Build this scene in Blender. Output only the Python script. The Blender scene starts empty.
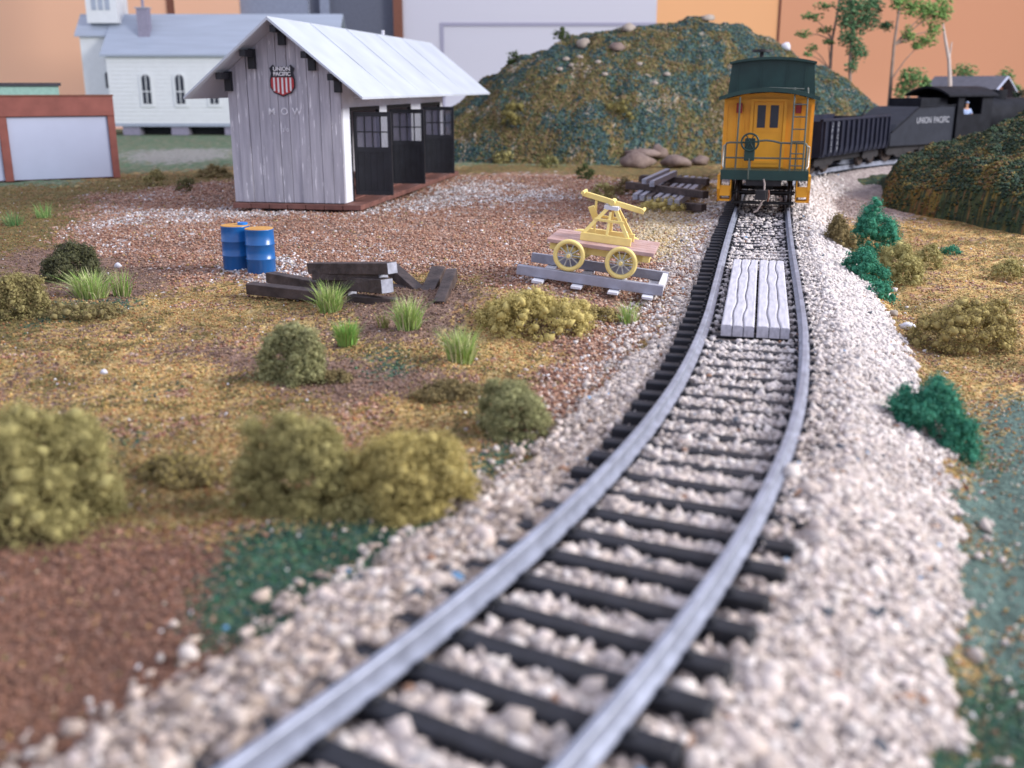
import bpy, math, random
import numpy as np
from mathutils import Matrix, Vector
R = math.radians
rng = np.random.default_rng(7)
random.seed(7)
S = bpy.context.scene
C = S.collection

# ------------------------------------------------------------------ camera, world, lamps, exposure
FPX, YH, H = 1035.0, 86.0, 3.9
TH = math.atan((384 - YH) / FPX)
cam = bpy.data.cameras.new('camera'); co = bpy.data.objects.new('camera', cam); C.objects.link(co)
co.location = (0, 0, H); co.rotation_euler = (math.pi / 2 - TH, 0, 0)
cam.sensor_width = 36; cam.lens = 36 * FPX / 1024; cam.clip_start = .1; cam.clip_end = 500
cam.dof.use_dof = True; cam.dof.focus_distance = 22.5; cam.dof.aperture_fstop = .40; cam.dof.aperture_blades = 0
S.camera = co
W = bpy.data.worlds.new('World'); S.world = W; W.use_nodes = True
bg = W.node_tree.nodes['Background']; bg.inputs[0].default_value = (.74, .78, 1.0, 1); bg.inputs[1].default_value = 1.15


def area(name, loc, target, sx, sy, power, col):
    l = bpy.data.lights.new(name, 'AREA'); l.shape = 'RECTANGLE'; l.size = sx; l.size_y = sy; l.energy = power; l.color = col
    o = bpy.data.objects.new(name, l); C.objects.link(o); o.location = loc
    o.rotation_euler = (Vector(target) - Vector(loc)).to_track_quat('-Z', 'Y').to_euler(); return o


area('window_light', (66, 16, 36), (2, 22, 0), 30, 26, 86000, (1, .97, .94))
S.view_settings.view_transform = 'Standard'; S.view_settings.look = 'None'
S.view_settings.exposure = 0.0; S.view_settings.gamma = 1
S.render.engine = 'CYCLES'
S.cycles.max_bounces = 5; S.cycles.diffuse_bounces = 3; S.cycles.use_denoising = True


def P(px, py, z=0.0):
    a = (px - 512) / FPX; b = (384 - py) / FPX
    dy = math.cos(TH) + b * math.sin(TH); dz = -math.sin(TH) + b * math.cos(TH)
    t = (z - H) / dz
    return Vector((a * t, dy * t, z))


def D(px, py, d):
    a = (px - 512) / FPX; b = (384 - py) / FPX
    dy = math.cos(TH) + b * math.sin(TH); dz = -math.sin(TH) + b * math.cos(TH)
    t = d / dy
    return Vector((a * t, d, H + dz * t))


def pxm(y):  # pixels per metre near the ground at range y
    return FPX / (y * math.cos(TH) + 3.9 * math.sin(TH))


# ------------------------------------------------------------------ noise
def vnoise(x, y, seed=0):
    xi = np.floor(x).astype(np.int64); yi = np.floor(y).astype(np.int64)
    fx = x - xi; fy = y - yi; fx = fx * fx * (3 - 2 * fx); fy = fy * fy * (3 - 2 * fy)

    def h(a, b):
        n = (a * 374761393 + b * 668265263 + seed * 1442695041) & 0xffffffff
        n = ((n ^ (n >> 13)) * 1274126177) & 0xffffffff
        return ((n ^ (n >> 16)) & 0xffff) / 65535.0
    return (h(xi, yi) * (1 - fx) + h(xi + 1, yi) * fx) * (1 - fy) + (h(xi, yi + 1) * (1 - fx) + h(xi + 1, yi + 1) * fx) * fy


def fbm(x, y, seed=0, oc=4):
    x = np.asarray(x, float); y = np.asarray(y, float); v = 0; a = .5; t = 0
    for i in range(oc):
        v = v + a * vnoise(x, y, seed + i); t += a; a *= .5; x = x * 2.03 + 5.1; y = y * 2.03 + 9.7
    return v / t


def ss(a, b, x):
    t = np.clip((np.asarray(x, float) - a) / (b - a), 0, 1); return t * t * (3 - 2 * t)


# ------------------------------------------------------------------ track centre line
KS = [-8, 0, 4, 8, 12, 16, 21, 28, 37, 50, 64, 84]; KH = [40, 37.2, 30.2, 22.6, 16.4, 13.4, 13.15, 13.8, 14, 38, 68, 88]
ds = .05; sv = np.arange(0, 84, ds); hv = np.radians(np.interp(sv, KS, KH))
cx = -2.323 + np.r_[0, np.cumsum(np.sin(hv) * ds)[:-1]]; cy = 2.336 + np.r_[0, np.cumsum(np.cos(hv) * ds)[:-1]]


def track(s):
    x = float(np.interp(s, sv, cx)); y = float(np.interp(s, sv, cy)); return x, y, float(np.interp(s, sv, hv))


def lateral(x, y):
    xc = np.interp(y, cy, cx); hh = np.interp(y, cy, hv); return (x - xc) * np.maximum(np.cos(hh), .62)


def s_at_y(y): return float(np.interp(y, cy, sv))


RAIL = .40   # rail top
TIE = .21


# ------------------------------------------------------------------ heights
def h_fill(x, y, s):
    """ballast surface beside and between the ties"""
    near = ss(8.2, 10.5, y)
    inside = .12 + .062 * near + .02 * (fbm(x * 2, y * 2, 31) - .5)
    left = .205 - .135 * ss(7.5, 10.5, y)
    right = .09 + .11 * ss(6.5, 9.5, y)
    z = np.where(np.abs(s) < .85, inside, np.where(s < 0, left, right))
    z = z + np.where(s > 1.35, -(s - 1.35) * .46, 0)
    z = z + np.where(s < -1.4, (s + 1.4) * .16, 0)
    return z


def h_ground(x, y):
    x = np.asarray(x, float); y = np.asarray(y, float)
    s = lateral(x, y)
    base = (fbm(x * .35, y * .35, 3) - .5) * .20 + (fbm(x * 1.7, y * 1.7, 8, 5) - .5) * .14
    base = base * ss(70, 45, y)
    base = base + .34 * ss(2.9, -.3, x) * ss(-4.2, -.6, x) * ss(16.2, 18.6, y) * ss(24, 21.5, y)
    right = -.5 + (fbm(x * .5, y * .5, 5) - .5) * .25 * ss(12, 20, y) + .25 * ss(22, 45, y)
    w = ss(2.0, 2.7, s)
    g = base * (1 - w) + right * w
    berm = h_fill(x, y, s)
    inb = ss(-2.6, -2.1, s) * (1 - ss(2.9, 3.3, s))
    g = g * (1 - inb) + np.minimum(berm, np.where(s > 0, 9, berm)) * inb
    g = np.maximum(g, np.where(s > 0, right, -9))
    return g - .02


def gz(x, y): return float(h_ground(np.array([x]), np.array([y]))[0])


# ------------------------------------------------------------------ tagging and mesh helpers
def tag(o, label=None, cat=None, group=None, kind=None):
    if label: o['label'] = label
    if cat: o['category'] = cat
    if group: o['group'] = group
    if kind: o['kind'] = kind
    return o


def empty(name, loc, rz, label, cat, group=None):
    o = bpy.data.objects.new(name, None); C.objects.link(o); o.location = loc; o.rotation_euler = (0, 0, rz)
    o.empty_display_size = .3
    return tag(o, label, cat, group)


def obj(name, me, parent=None, mat=None):
    o = bpy.data.objects.new(name, me); C.objects.link(o)
    if parent: o.parent = parent
    if mat and not me.materials: me.materials.append(mat)
    return o


class MB:
    def __init__(s): s.v = []; s.f = []; s.sm = []

    def add(s, vs, fs, smooth=False):
        n = len(s.v); s.v += [tuple(v) for v in vs]; s.f += [[i + n for i in f] for f in fs]; s.sm += [smooth] * len(fs); return s

    def box(s, c, d, rot=None, jit=0, taper=None):
        hx, hy, hz = d[0] / 2, d[1] / 2, d[2] / 2
        vs = [Vector((x * hx, y * hy, z * hz)) for z in (-1, 1) for y in (-1, 1) for x in (-1, 1)]
        if taper: vs = [Vector((v.x * (taper[0] if v.z > 0 else 1), v.y * (taper[1] if v.z > 0 else 1), v.z)) for v in vs]
        if jit: vs = [v + Vector((random.uniform(-jit, jit), random.uniform(-jit, jit), random.uniform(-jit, jit))) for v in vs]
        if rot is not None: vs = [rot @ v for v in vs]
        vs = [v + Vector(c) for v in vs]
        return s.add(vs, [(0, 2, 3, 1), (4, 5, 7, 6), (0, 1, 5, 4), (2, 6, 7, 3), (0, 4, 6, 2), (1, 3, 7, 5)])

    def bx(s, x0, x1, y0, y1, z0, z1): return s.box(((x0 + x1) / 2, (y0 + y1) / 2, (z0 + z1) / 2), (abs(x1 - x0), abs(y1 - y0), abs(z1 - z0)))

    def beam(s, a, b, w, h, up=(0, 0, 1), jit=0):
        a = Vector(a); b = Vector(b); y = (b - a).normalized(); x = y.cross(Vector(up))
        if x.length < 1e-4: x = y.cross(Vector((1, 0, 0)))
        x.normalize(); z = x.cross(y)
        rot = Matrix((x, y, z)).transposed()
        return s.box((a + b) / 2, (w, (b - a).length, h), rot, jit)

    def tube(s, pts, r, n=10, cap=True, smooth=True):
        pts = [Vector(p) for p in pts]; m = len(pts); rr = r if isinstance(r, (list, tuple)) else [r] * m
        vs = []; px_ = None
        for i, p in enumerate(pts):
            t = (pts[min(i + 1, m - 1)] - pts[max(i - 1, 0)]).normalized()
            if px_ is None:
                x = t.cross(Vector((0, 0, 1)))
                if x.length < 1e-3: x = t.cross(Vector((1, 0, 0)))
            else: x = px_ - t * px_.dot(t)
            x.normalize(); px_ = x; y = t.cross(x)
            for k in range(n):
                a = 2 * math.pi * k / n; vs.append(p + (x * math.cos(a) + y * math.sin(a)) * rr[i])
        fs = [(i * n + k, i * n + (k + 1) % n, (i + 1) * n + (k + 1) % n, (i + 1) * n + k) for i in range(m - 1) for k in range(n)]
        s.add(vs, fs, smooth)
        if cap:
            s.add(vs[:n], [tuple(range(n))[::-1]]); s.add(vs[-n:], [tuple(range(n))])
        return s

    def prism(s, poly, a, b, axis='y'):
        """poly: 2D points; extruded between a and b along an axis; axis y -> (x, z), x -> (y, z), z -> (x, y)"""
        def m(p, t):
            if axis == 'y': return Vector((p[0], t, p[1]))
            if axis == 'x': return Vector((t, p[0], p[1]))
            return Vector((p[0], p[1], t))
        n = len(poly); vs = [m(p, a) for p in poly] + [m(p, b) for p in poly]
        fs = [tuple(range(n)), tuple(range(2 * n - 1, n - 1, -1))] + [(i, i + n, (i + 1) % n + n, (i + 1) % n) for i in range(n)]
        return s.add(vs, fs)

    def torus(s, c, R0, r, axis=(1, 0, 0), n=28, m=8):
        q = Vector((0, 0, 1)).rotation_difference(Vector(axis)); vs = []
        for i in range(n):
            a = 2 * math.pi * i / n
            for k in range(m):
                b = 2 * math.pi * k / m; rr = R0 + r * math.cos(b)
                vs.append(Vector(c) + q @ Vector((rr * math.cos(a), rr * math.sin(a), r * math.sin(b))))
        fs = [(i * m + k, ((i + 1) % n) * m + k, ((i + 1) % n) * m + (k + 1) % m, i * m + (k + 1) % m) for i in range(n) for k in range(m)]
        return s.add(vs, fs, True)

    def build(s, name, mat, parent=None, bevel=0):
        me = bpy.data.meshes.new(name); me.from_pydata([tuple(v) for v in s.v], [], s.f); me.update()
        me.polygons.foreach_set('use_smooth', s.sm)
        o = obj(name, me, parent, mat)
        import bmesh
        bm = bmesh.new(); bm.from_mesh(me); bmesh.ops.recalc_face_normals(bm, faces=bm.faces); bm.to_mesh(me); bm.free()
        if bevel:
            b = o.modifiers.new('bevel', 'BEVEL'); b.width = bevel; b.segments = 2; b.limit_method = 'ANGLE'
        return o


def lin(c):  # sRGB 0-255 -> linear
    return tuple(((v / 255) / 12.92 if v / 255 < .04045 else ((v / 255 + .055) / 1.055) ** 2.4) for v in c)


# ------------------------------------------------------------------ materials
def mat(name, col, rough=.7, metal=0, var=.12, scale=6, bump=.15, bscale=30, col2=None, stretch=(1, 1, 1), spec=.4, emit=None):
    m = bpy.data.materials.new(name); m.use_nodes = True; nt = m.node_tree; b = nt.nodes['Principled BSDF']
    b.inputs['Roughness'].default_value = rough; b.inputs['Metallic'].default_value = metal
    b.inputs['Specular IOR Level'].default_value = spec
    tc = nt.nodes.new('ShaderNodeTexCoord'); mp = nt.nodes.new('ShaderNodeMapping'); mp.inputs['Scale'].default_value = stretch
    nt.links.new(tc.outputs['Object'], mp.inputs[0])
    n = nt.nodes.new('ShaderNodeTexNoise'); n.inputs['Scale'].default_value = scale; n.inputs['Detail'].default_value = 8
    nt.links.new(mp.outputs[0], n.inputs['Vector'])
    r = nt.nodes.new('ShaderNodeValToRGB'); r.color_ramp.elements[0].position = .3; r.color_ramp.elements[1].position = .7
    c2 = col2 or tuple(min(1, c * (1 + var)) for c in col); c1 = tuple(c * (1 - var) for c in col) if not col2 else col
    r.color_ramp.elements[0].color = (*c1, 1); r.color_ramp.elements[1].color = (*c2, 1)
    nt.links.new(n.outputs[0], r.inputs[0]); nt.links.new(r.outputs[0], b.inputs['Base Color'])
    if bump:
        n2 = nt.nodes.new('ShaderNodeTexNoise'); n2.inputs['Scale'].default_value = bscale; n2.inputs['Detail'].default_value = 6
        nt.links.new(mp.outputs[0], n2.inputs['Vector'])
        bp = nt.nodes.new('ShaderNodeBump'); bp.inputs['Strength'].default_value = bump; bp.inputs['Distance'].default_value = .05
        nt.links.new(n2.outputs[0], bp.inputs['Height']); nt.links.new(bp.outputs[0], b.inputs['Normal'])
    return m


def mat_attr(name, rough=.85, fine=0, bump=0, bscale=20, amp=.5, spec=.3):
    m = bpy.data.materials.new(name); m.use_nodes = True; nt = m.node_tree; b = nt.nodes['Principled BSDF']
    b.inputs['Roughness'].default_value = rough; b.inputs['Specular IOR Level'].default_value = spec
    a = nt.nodes.new('ShaderNodeAttribute'); a.attribute_name = 'tint'
    src = a.outputs['Color']; tc = nt.nodes.new('ShaderNodeTexCoord')
    if fine:
        v = nt.nodes.new('ShaderNodeTexVoronoi'); v.inputs['Scale'].default_value = fine
        nt.links.new(tc.outputs['Object'], v.inputs['Vector'])
        sp = nt.nodes.new('ShaderNodeSeparateColor'); nt.links.new(v.outputs['Color'], sp.inputs[0])
        mr = nt.nodes.new('ShaderNodeMapRange'); mr.inputs[3].default_value = 1 - amp; mr.inputs[4].default_value = 1 + amp
        nt.links.new(sp.outputs[0], mr.inputs[0])
        mx = nt.nodes.new('ShaderNodeVectorMath'); mx.operation = 'SCALE'
        nt.links.new(src, mx.inputs[0]); nt.links.new(mr.outputs[0], mx.inputs['Scale']); src = mx.outputs[0]
    nt.links.new(src, b.inputs['Base Color'])
    if bump:
        n2 = nt.nodes.new('ShaderNodeTexNoise'); n2.inputs['Scale'].default_value = bscale; n2.inputs['Detail'].default_value = 8
        nt.links.new(tc.outputs['Object'], n2.inputs['Vector'])
        bp = nt.nodes.new('ShaderNodeBump'); bp.inputs['Strength'].default_value = bump; bp.inputs['Distance'].default_value = .1
        nt.links.new(n2.outputs[0], bp.inputs['Height']); nt.links.new(bp.outputs[0], b.inputs['Normal'])
    return m


def plank_mat(name, col, col2, crack=(.03, .03, .03), scale=3.0, axis_scale=(8, 8, .6), streak=None):
    """weathered boards: long grain noise, plus thin pale flakes"""
    m = mat(name, col, .8, 0, 0, scale, .35, 9, col2, axis_scale)
    if streak:
        nt = m.node_tree; b = nt.nodes['Principled BSDF']; old = b.inputs['Base Color'].links[0].from_socket
        tc = nt.nodes.new('ShaderNodeTexCoord'); mp = nt.nodes.new('ShaderNodeMapping'); mp.inputs['Scale'].default_value = (22, 22, 1.3)
        nt.links.new(tc.outputs['Object'], mp.inputs[0])
        n = nt.nodes.new('ShaderNodeTexNoise'); n.inputs['Scale'].default_value = 1; n.inputs['Detail'].default_value = 4
        nt.links.new(mp.outputs[0], n.inputs['Vector'])
        r = nt.nodes.new('ShaderNodeValToRGB'); r.color_ramp.elements[0].position = .64; r.color_ramp.elements[1].position = .68
        nt.links.new(n.outputs[0], r.inputs[0])
        mx = nt.nodes.new('ShaderNodeMix'); mx.data_type = 'RGBA'; nt.links.new(r.outputs[0], mx.inputs[0]); nt.links.new(old, mx.inputs[6])
        mx.inputs[7].default_value = (*streak, 1); nt.links.new(mx.outputs[2], b.inputs['Base Color'])
    return m


M_ground = mat_attr('scenic ground', .9, 14, .9, 16, .38)
M_hill = mat_attr('hill scatter', .9, 5, 1.0, 5, .3)
M_stone = mat_attr('ballast stone', .75, 0, .2, 30)
M_grain = mat_attr('turf grain', .9)
M_foam = mat_attr('foam foliage', .95, spec=.15)
M_rail = mat('dull silver rail', (.30, .32, .39), .46, .35, .25, 4, .06, 40)
M_tie = mat('black plastic tie', (.013, .014, .02), .6, 0, .5, 5, .2, 25)
M_oldtie = mat('dark creosote timber', (.026, .018, .017), .6, 0, 0, 3, .4, 10, (.10, .072, .066), (1, 1, 1))
M_endgrain = mat('pale timber end', (.36, .37, .43), .7, 0, .3, 9)
M_crossplank = mat('grey crossing plank', (.42, .41, .46), .8, 0, 0, 3, .3, 14, (.62, .60, .66), (7, .8, 4))
M_gap = mat('dark plank groove', (.06, .06, .07), .9)
M_yellow = mat('handcar yellow paint', (.86, .68, .24), .5, 0, .08, 5, .05)
M_deckred = mat('handcar deck', (.40, .23, .19), .7, 0, 0, 4, .2, 20, (.52, .36, .34))
M_spoke = mat('silver spoke', (.55, .55, .5), .4, .3)
M_greywood = mat('grey painted rail timber', (.34, .34, .40), .7, 0, .12, 5, .15)
M_whitewood = mat('pale painted timber', (.66, .66, .72), .7, 0, .08, 5, .1)
M_blue = mat('drum blue enamel', (.010, .115, .36), .28, 0, .1, 3, .03, spec=.6)
M_rust = mat('rusty orange drum top', (.52, .24, .05), .6, 0, 0, 9, .1, 40, (.65, .36, .09))
M_bluecap = mat('bright blue cap', (.02, .22, .7), .3)
M_shed = plank_mat('weathered lavender grey boards', (.34, .335, .38), (.50, .49, .54), scale=2.2, axis_scale=(5, 5, .35), streak=(.85, .85, .88))
M_shedwhite = mat('white painted boards', (.74, .77, .84), .7, 0, .06, 3, .1)
M_roof = mat('pale grey roof card', (.47, .51, .57), .65, 0, .09, .8, .05, 6)
M_black = mat('black door paint', (.012, .013, .018), .5, 0, .3, 4, .05)
M_brownbase = mat('red brown timber base', (.17, .075, .06), .7, 0, .3, 3, .2)
M_glass = bpy.data.materials.new('door glass'); M_glass.use_nodes = True
_b = M_glass.node_tree.nodes['Principled BSDF']; _b.inputs['Base Color'].default_value = (.16, .16, .22, 1); _b.inputs['Roughness'].default_value = .2; _b.inputs['Alpha'].default_value = .5
M_orange = mat('caboose yellow orange', (.80, .36, .022), .45, 0, .08, 2, .03)
M_cgreen = mat('caboose dark green', (.012, .042, .036), .42, 0, .2, 2, .03)
M_red = mat('marker red', (.25, .01, .012), .4)
M_dark = mat('dark underframe', (.022, .020, .022), .55, 0, .3, 4, .1)
M_steel = mat('wheel steel', (.32, .32, .34), .35, .8, .1)
M_wheelface = mat('rusty wheel face', (.05, .035, .03), .6, .2)
M_hose = mat('old rubber hose', (.30, .24, .22), .7)
M_handrail = mat('painted handrail', (.10, .12, .10), .35, .2)
M_dull = mat('dull lettering', (.28, .29, .33), .7, bump=0)
M_white = mat('lettering white', (.8, .8, .82), .6, 0, 0, 5, 0)
M_faint = mat('faded lettering', (.72, .72, .76), .8, 0, .25, 14, 0)
M_gond = mat('gondola black', (.016, .018, .034), .6, 0, .3, 2, .1, spec=.25)
M_engine = mat('engine grey black', (.014, .015, .02), .7, 0, .3, 2, .1, spec=.12)
M_tenderside = mat('tender panel', (.028, .031, .042), .7, 0, .15, 2, .05, spec=.15)
M_depotroof = mat('depot roof grey', (.10, .10, .125), .8, 0, .15, 3, .1)
M_church = mat('church white', (.80, .82, .82), .7, 0, .03, 2, .05)
M_churchroof = mat('church roof grey blue', (.40, .45, .53), .7, 0, .08, 1, .1, 3, None, (.3, 1, 5))
M_pier = mat('church pier', (.30, .28, .36), .8)
M_window = mat('dark window', (.03, .035, .05), .45)
M_brick = mat('brick red trim', (.27, .09, .07), .7, 0, .15, 2, .1)
M_panel = mat('pale blue grey panel', (.50, .54, .68), .6, 0, .03, 1, .02)
M_mint = mat('mint roof', (.30, .50, .42), .7)
M_wallmat = mat('room wall orange', (.84, .43, .20), .8, 0, .03, .05, 0)
M_wallglare = mat('room wall glare peach', (.92, .53, .33), .8, 0, .03, .05, 0)  # paler, pinker than the orange wall: window glare painted into the colour
M_wallterra = mat('room wall terracotta', (.67, .31, .17), .8, 0, .03, .05, 0)
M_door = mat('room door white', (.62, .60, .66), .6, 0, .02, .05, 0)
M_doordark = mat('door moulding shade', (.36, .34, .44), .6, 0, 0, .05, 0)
M_frame1 = mat('doorframe brown', (.20, .075, .045), .6)
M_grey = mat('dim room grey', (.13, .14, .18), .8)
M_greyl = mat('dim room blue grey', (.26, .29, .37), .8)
M_rock = mat('scenic rock', (.13, .085, .075), .85, 0, 0, 1.6, .9, 5, (.28, .21, .18))
M_rockpale = mat('pale scenic rock', (.27, .22, .18), .85, 0, 0, 1.6, .5, 6, (.42, .36, .31))
M_bark = mat('pale trunk', (.26, .19, .15), .9, 0, .3, 2)
M_barkpale = mat('bare pale trunk', (.50, .42, .38), .9, 0, .2, 2)
M_shieldb = mat('shield black', (.012, .012, .02), .5, 0, 0, 5, 0)
M_shieldr = mat('shield red', (.45, .03, .035), .5, 0, 0, 5, 0)


# ------------------------------------------------------------------ scattered pieces as one mesh
def ico():
    t = (1 + 5 ** .5) / 2
    v = np.array([(-1, t, 0), (1, t, 0), (-1, -t, 0), (1, -t, 0), (0, -1, t), (0, 1, t), (0, -1, -t), (0, 1, -t), (t, 0, -1), (t, 0, 1), (-t, 0, -1), (-t, 0, 1)], float)
    v /= np.linalg.norm(v[0])
    f = np.array([(0, 11, 5), (0, 5, 1), (0, 1, 7), (0, 7, 10), (0, 10, 11), (1, 5, 9), (5, 11, 4), (11, 10, 2), (10, 7, 6), (7, 1, 8), (3, 9, 4), (3, 4, 2), (3, 2, 6), (3, 6, 8), (3, 8, 9), (4, 9, 5), (2, 4, 11), (6, 2, 10), (8, 6, 7), (9, 8, 1)])
    return v, f


def octa():
    return np.array([(1, 0, 0), (-1, 0, 0), (0, 1, 0), (0, -1, 0), (0, 0, 1), (0, 0, -1)], float), np.array([(0, 2, 4), (2, 1, 4), (1, 3, 4), (3, 0, 4), (2, 0, 5), (1, 2, 5), (3, 1, 5), (0, 3, 5)])


def raw_mesh(name, v, f, col):
    me = bpy.data.meshes.new(name); nv = len(v); nf = len(f); k = f.shape[1]
    me.vertices.add(nv); me.vertices.foreach_set('co', np.ascontiguousarray(v, dtype=np.float32).ravel())
    me.loops.add(nf * k); me.loops.foreach_set('vertex_index', np.ascontiguousarray(f, dtype=np.int32).ravel())
    me.polygons.add(nf); me.polygons.foreach_set('loop_start', np.arange(0, nf * k, k, dtype=np.int32))
    a = me.color_attributes.new('tint', 'FLOAT_COLOR', 'POINT')
    c4 = np.ones((nv, 4), np.float32); c4[:, :3] = col; a.data.foreach_set('color', c4.ravel())
    me.update(calc_edges=True); return me


def pieces(name, pos, size, col, shape='ico', flat=1.0, jit=.25, aniso=.35, extra=None):
    bv, bf = ico() if shape == 'ico' else octa()
    n = len(pos); k = len(bv)
    q = rng.normal(size=(n, 4)); q /= np.linalg.norm(q, axis=1)[:, None]
    w, x, y, z = q.T
    Rm = np.stack([1 - 2 * (y * y + z * z), 2 * (x * y - z * w), 2 * (x * z + y * w), 2 * (x * y + z * w), 1 - 2 * (x * x + z * z), 2 * (y * z - x * w), 2 * (x * z - y * w), 2 * (y * z + x * w), 1 - 2 * (x * x + y * y)], 1).reshape(n, 3, 3)
    sc = size[:, None] * (1 + rng.uniform(-aniso, aniso, (n, 3)))
    v = bv[None] * (1 + rng.uniform(-jit, jit, (n, k, 1))) * sc[:, None, :]
    v = np.einsum('nij,nkj->nki', Rm, v); v[:, :, 2] *= flat
    v += pos[:, None, :]
    f = bf[None] + (np.arange(n) * k)[:, None, None]
    v = v.reshape(-1, 3); f = f.reshape(-1, 3); cc = np.repeat(col, k, 0)
    if extra: f = np.concatenate([f, extra[1] + len(v)]); v = np.concatenate([v, extra[0]]); cc = np.concatenate([cc, extra[2]])
    return raw_mesh(name, v, f, cc)


# ------------------------------------------------------------------ what covers the ground where
def poly(pts, z=0): return np.array([P(a, b, z)[:2] for a, b in pts])


def inpoly(x, y, pg):
    r = np.zeros(x.shape, bool); n = len(pg)
    for i in range(n):
        x0, y0 = pg[i]; x1, y1 = pg[(i + 1) % n]
        c = ((y0 > y) != (y1 > y)) & (x < (x1 - x0) * (y - y0) / (y1 - y0 + 1e-12) + x0); r ^= c
    return r


OCH, RED, WHT, BRN, DGR, DIRT, BOARD, TEAL, GREY, FARB, BAL, OLV, PALE = range(13)
PG = [
    (TEAL, poly([(-260, 200), (-260, 120), (1500, 112), (1500, 150), (470, 166), (230, 166), (100, 176), (60, 188)])),
    (GREY, poly([(120, 160), (135, 150), (230, 148), (232, 158), (170, 164)])),
    (OLV, poly([(-200, 240), (-200, 190), (60, 186), (235, 166), (235, 178), (100, 200), (60, 260), (30, 330), (-100, 380)])),
    (OLV, poly([(455, 172), (455, 164), (720, 165), (720, 178), (640, 178)])),
    (RED, poly([(60, 240), (90, 196), (230, 180), (460, 174), (560, 172), (640, 182), (690, 205), (650, 250), (680, 290), (640, 340), (600, 400), (540, 440), (505, 440), (540, 395), (560, 350), (480, 290), (380, 282), (290, 285), (200, 283), (140, 275), (100, 268)])),
    (PALE, poly([(636, 208), (700, 200), (694, 250), (690, 275), (640, 250), (625, 225)])),
    (WHT, poly([(350, 214), (380, 203), (470, 180), (520, 184), (570, 192), (580, 200), (520, 202), (430, 208), (380, 213), (330, 216), (270, 214), (280, 208)])),
    (WHT, poly([(80, 226), (120, 212), (235, 203), (300, 212), (240, 218), (150, 224)])),
    (WHT, poly([(215, 268), (280, 255), (300, 262), (330, 272), (300, 284), (235, 282)])),
    (WHT, poly([(655, 320), (665, 275), (690, 240), (705, 205), (735, 200), (735, 210), (725, 260), (700, 310)])),
    (DIRT, poly([(130, 352), (215, 338), (262, 345), (330, 360), (450, 372), (470, 400), (380, 400), (300, 392), (200, 362)])),
    (DIRT, poly([(0, 255), (60, 245), (150, 262), (180, 285), (120, 300), (60, 300), (0, 290)])),
    (DIRT, poly([(330, 300), (470, 295), (470, 330), (400, 340), (330, 345)])),
    (DGR, poly([(195, 560), (250, 525), (330, 515), (440, 500), (470, 470), (520, 430), (540, 440), (470, 505), (470, 540), (400, 610), (300, 680), (225, 680), (210, 600)], -.05)),
    (DGR, poly([(372, 352), (405, 350), (408, 376), (380, 378)])),
    (DGR, poly([(30, 430), (50, 418), (80, 428), (78, 440), (50, 442)])),
    (DGR, poly([(20, 310), (120, 300), (130, 312), (40, 325)])),
    (DGR, poly([(168, 465), (178, 458), (188, 465), (180, 474)])),
    (DGR, poly([(140, 393), (150, 390), (154, 396), (146, 400)])),
    (DGR, poly([(115, 440), (130, 436), (134, 446), (122, 450)])),
    (BRN, poly([(-120, 545), (60, 530), (190, 535), (213, 560), (220, 650), (300, 660), (200, 790), (-300, 960)], -.05)),
    (FARB, poly([(800, 215), (800, 140), (1100, 140), (1100, 190), (930, 200), (890, 218), (850, 208), (830, 218)], -.1)),
]
BPG = poly([(952, 768), (946, 560), (950, 490), (985, 400), (1010, 385), (1300, 400), (1500, 900), (930, 900)], -.5)
TPG = poly([(960, 700), (1024, 680), (1100, 700), (1100, 900), (905, 900), (920, 800)], -.5)


def classify(x, y, mix=True):
    amp = .10 + .012 * y
    if mix: x0_, y0_ = x, y; yy_ = np.clip(y, 0, 60); x = x + rng.normal(0, 1, x.shape) * (.05 + .006 * yy_); y = y + rng.normal(0, 1, y.shape) * (.06 + .014 * yy_)
    jx = x + (fbm(x * 2.2, y * 2.2, 41, 3) - .5) * 4 * amp; jy = y + (fbm(x * 1.8, y * 1.8, 47, 3) - .5) * 5 * amp
    c = np.full(x.shape, OCH)
    for k, pg in PG: c[inpoly(jx, jy, pg)] = k
    if mix: x, y = x0_, y0_
    s = lateral(x, y)
    right = s > 1.5
    c[right & (y < 30)] = OCH
    c[right & inpoly(jx, jy, BPG)] = BOARD
    c[right & inpoly(jx, jy, TPG)] = DGR
    e = (fbm(x * 3, y * 3, 55, 3) - .5) * .5
    left_edge = -1.85 - .12 * ss(9, 6, y) + .55 * ss(13, 17, y)
    b = (s < 2.45 + e) & (s > left_edge + e) & (y < 46)
    c[b] = BAL
    fb = (np.abs(s) < 3.2) & (y >= 44) & (y < 66); c[fb] = FARB
    # loose cover: neighbours mixed into each other
    if mix:
        t = rng.random(c.shape); n1 = fbm(x * .9, y * .9, 131, 4); n2 = fbm(x * 1.6, y * 1.6, 137, 4)
        o = c == OCH
        c[o & (n1 > .60) & (t < .35)] = DIRT; c[o & (n2 > .60) & (t < .75)] = OLV; c[o & (n2 < .34) & (t < .35)] = RED
        w = c == WHT; c[w & (t < .38 + .4 * (n2 > .55))] = RED
        q = c == RED; c[q & (t > .975 - .15 * (n1 > .62))] = WHT; c[q & (n1 < .4) & (t < .45)] = DIRT
    return c


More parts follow.
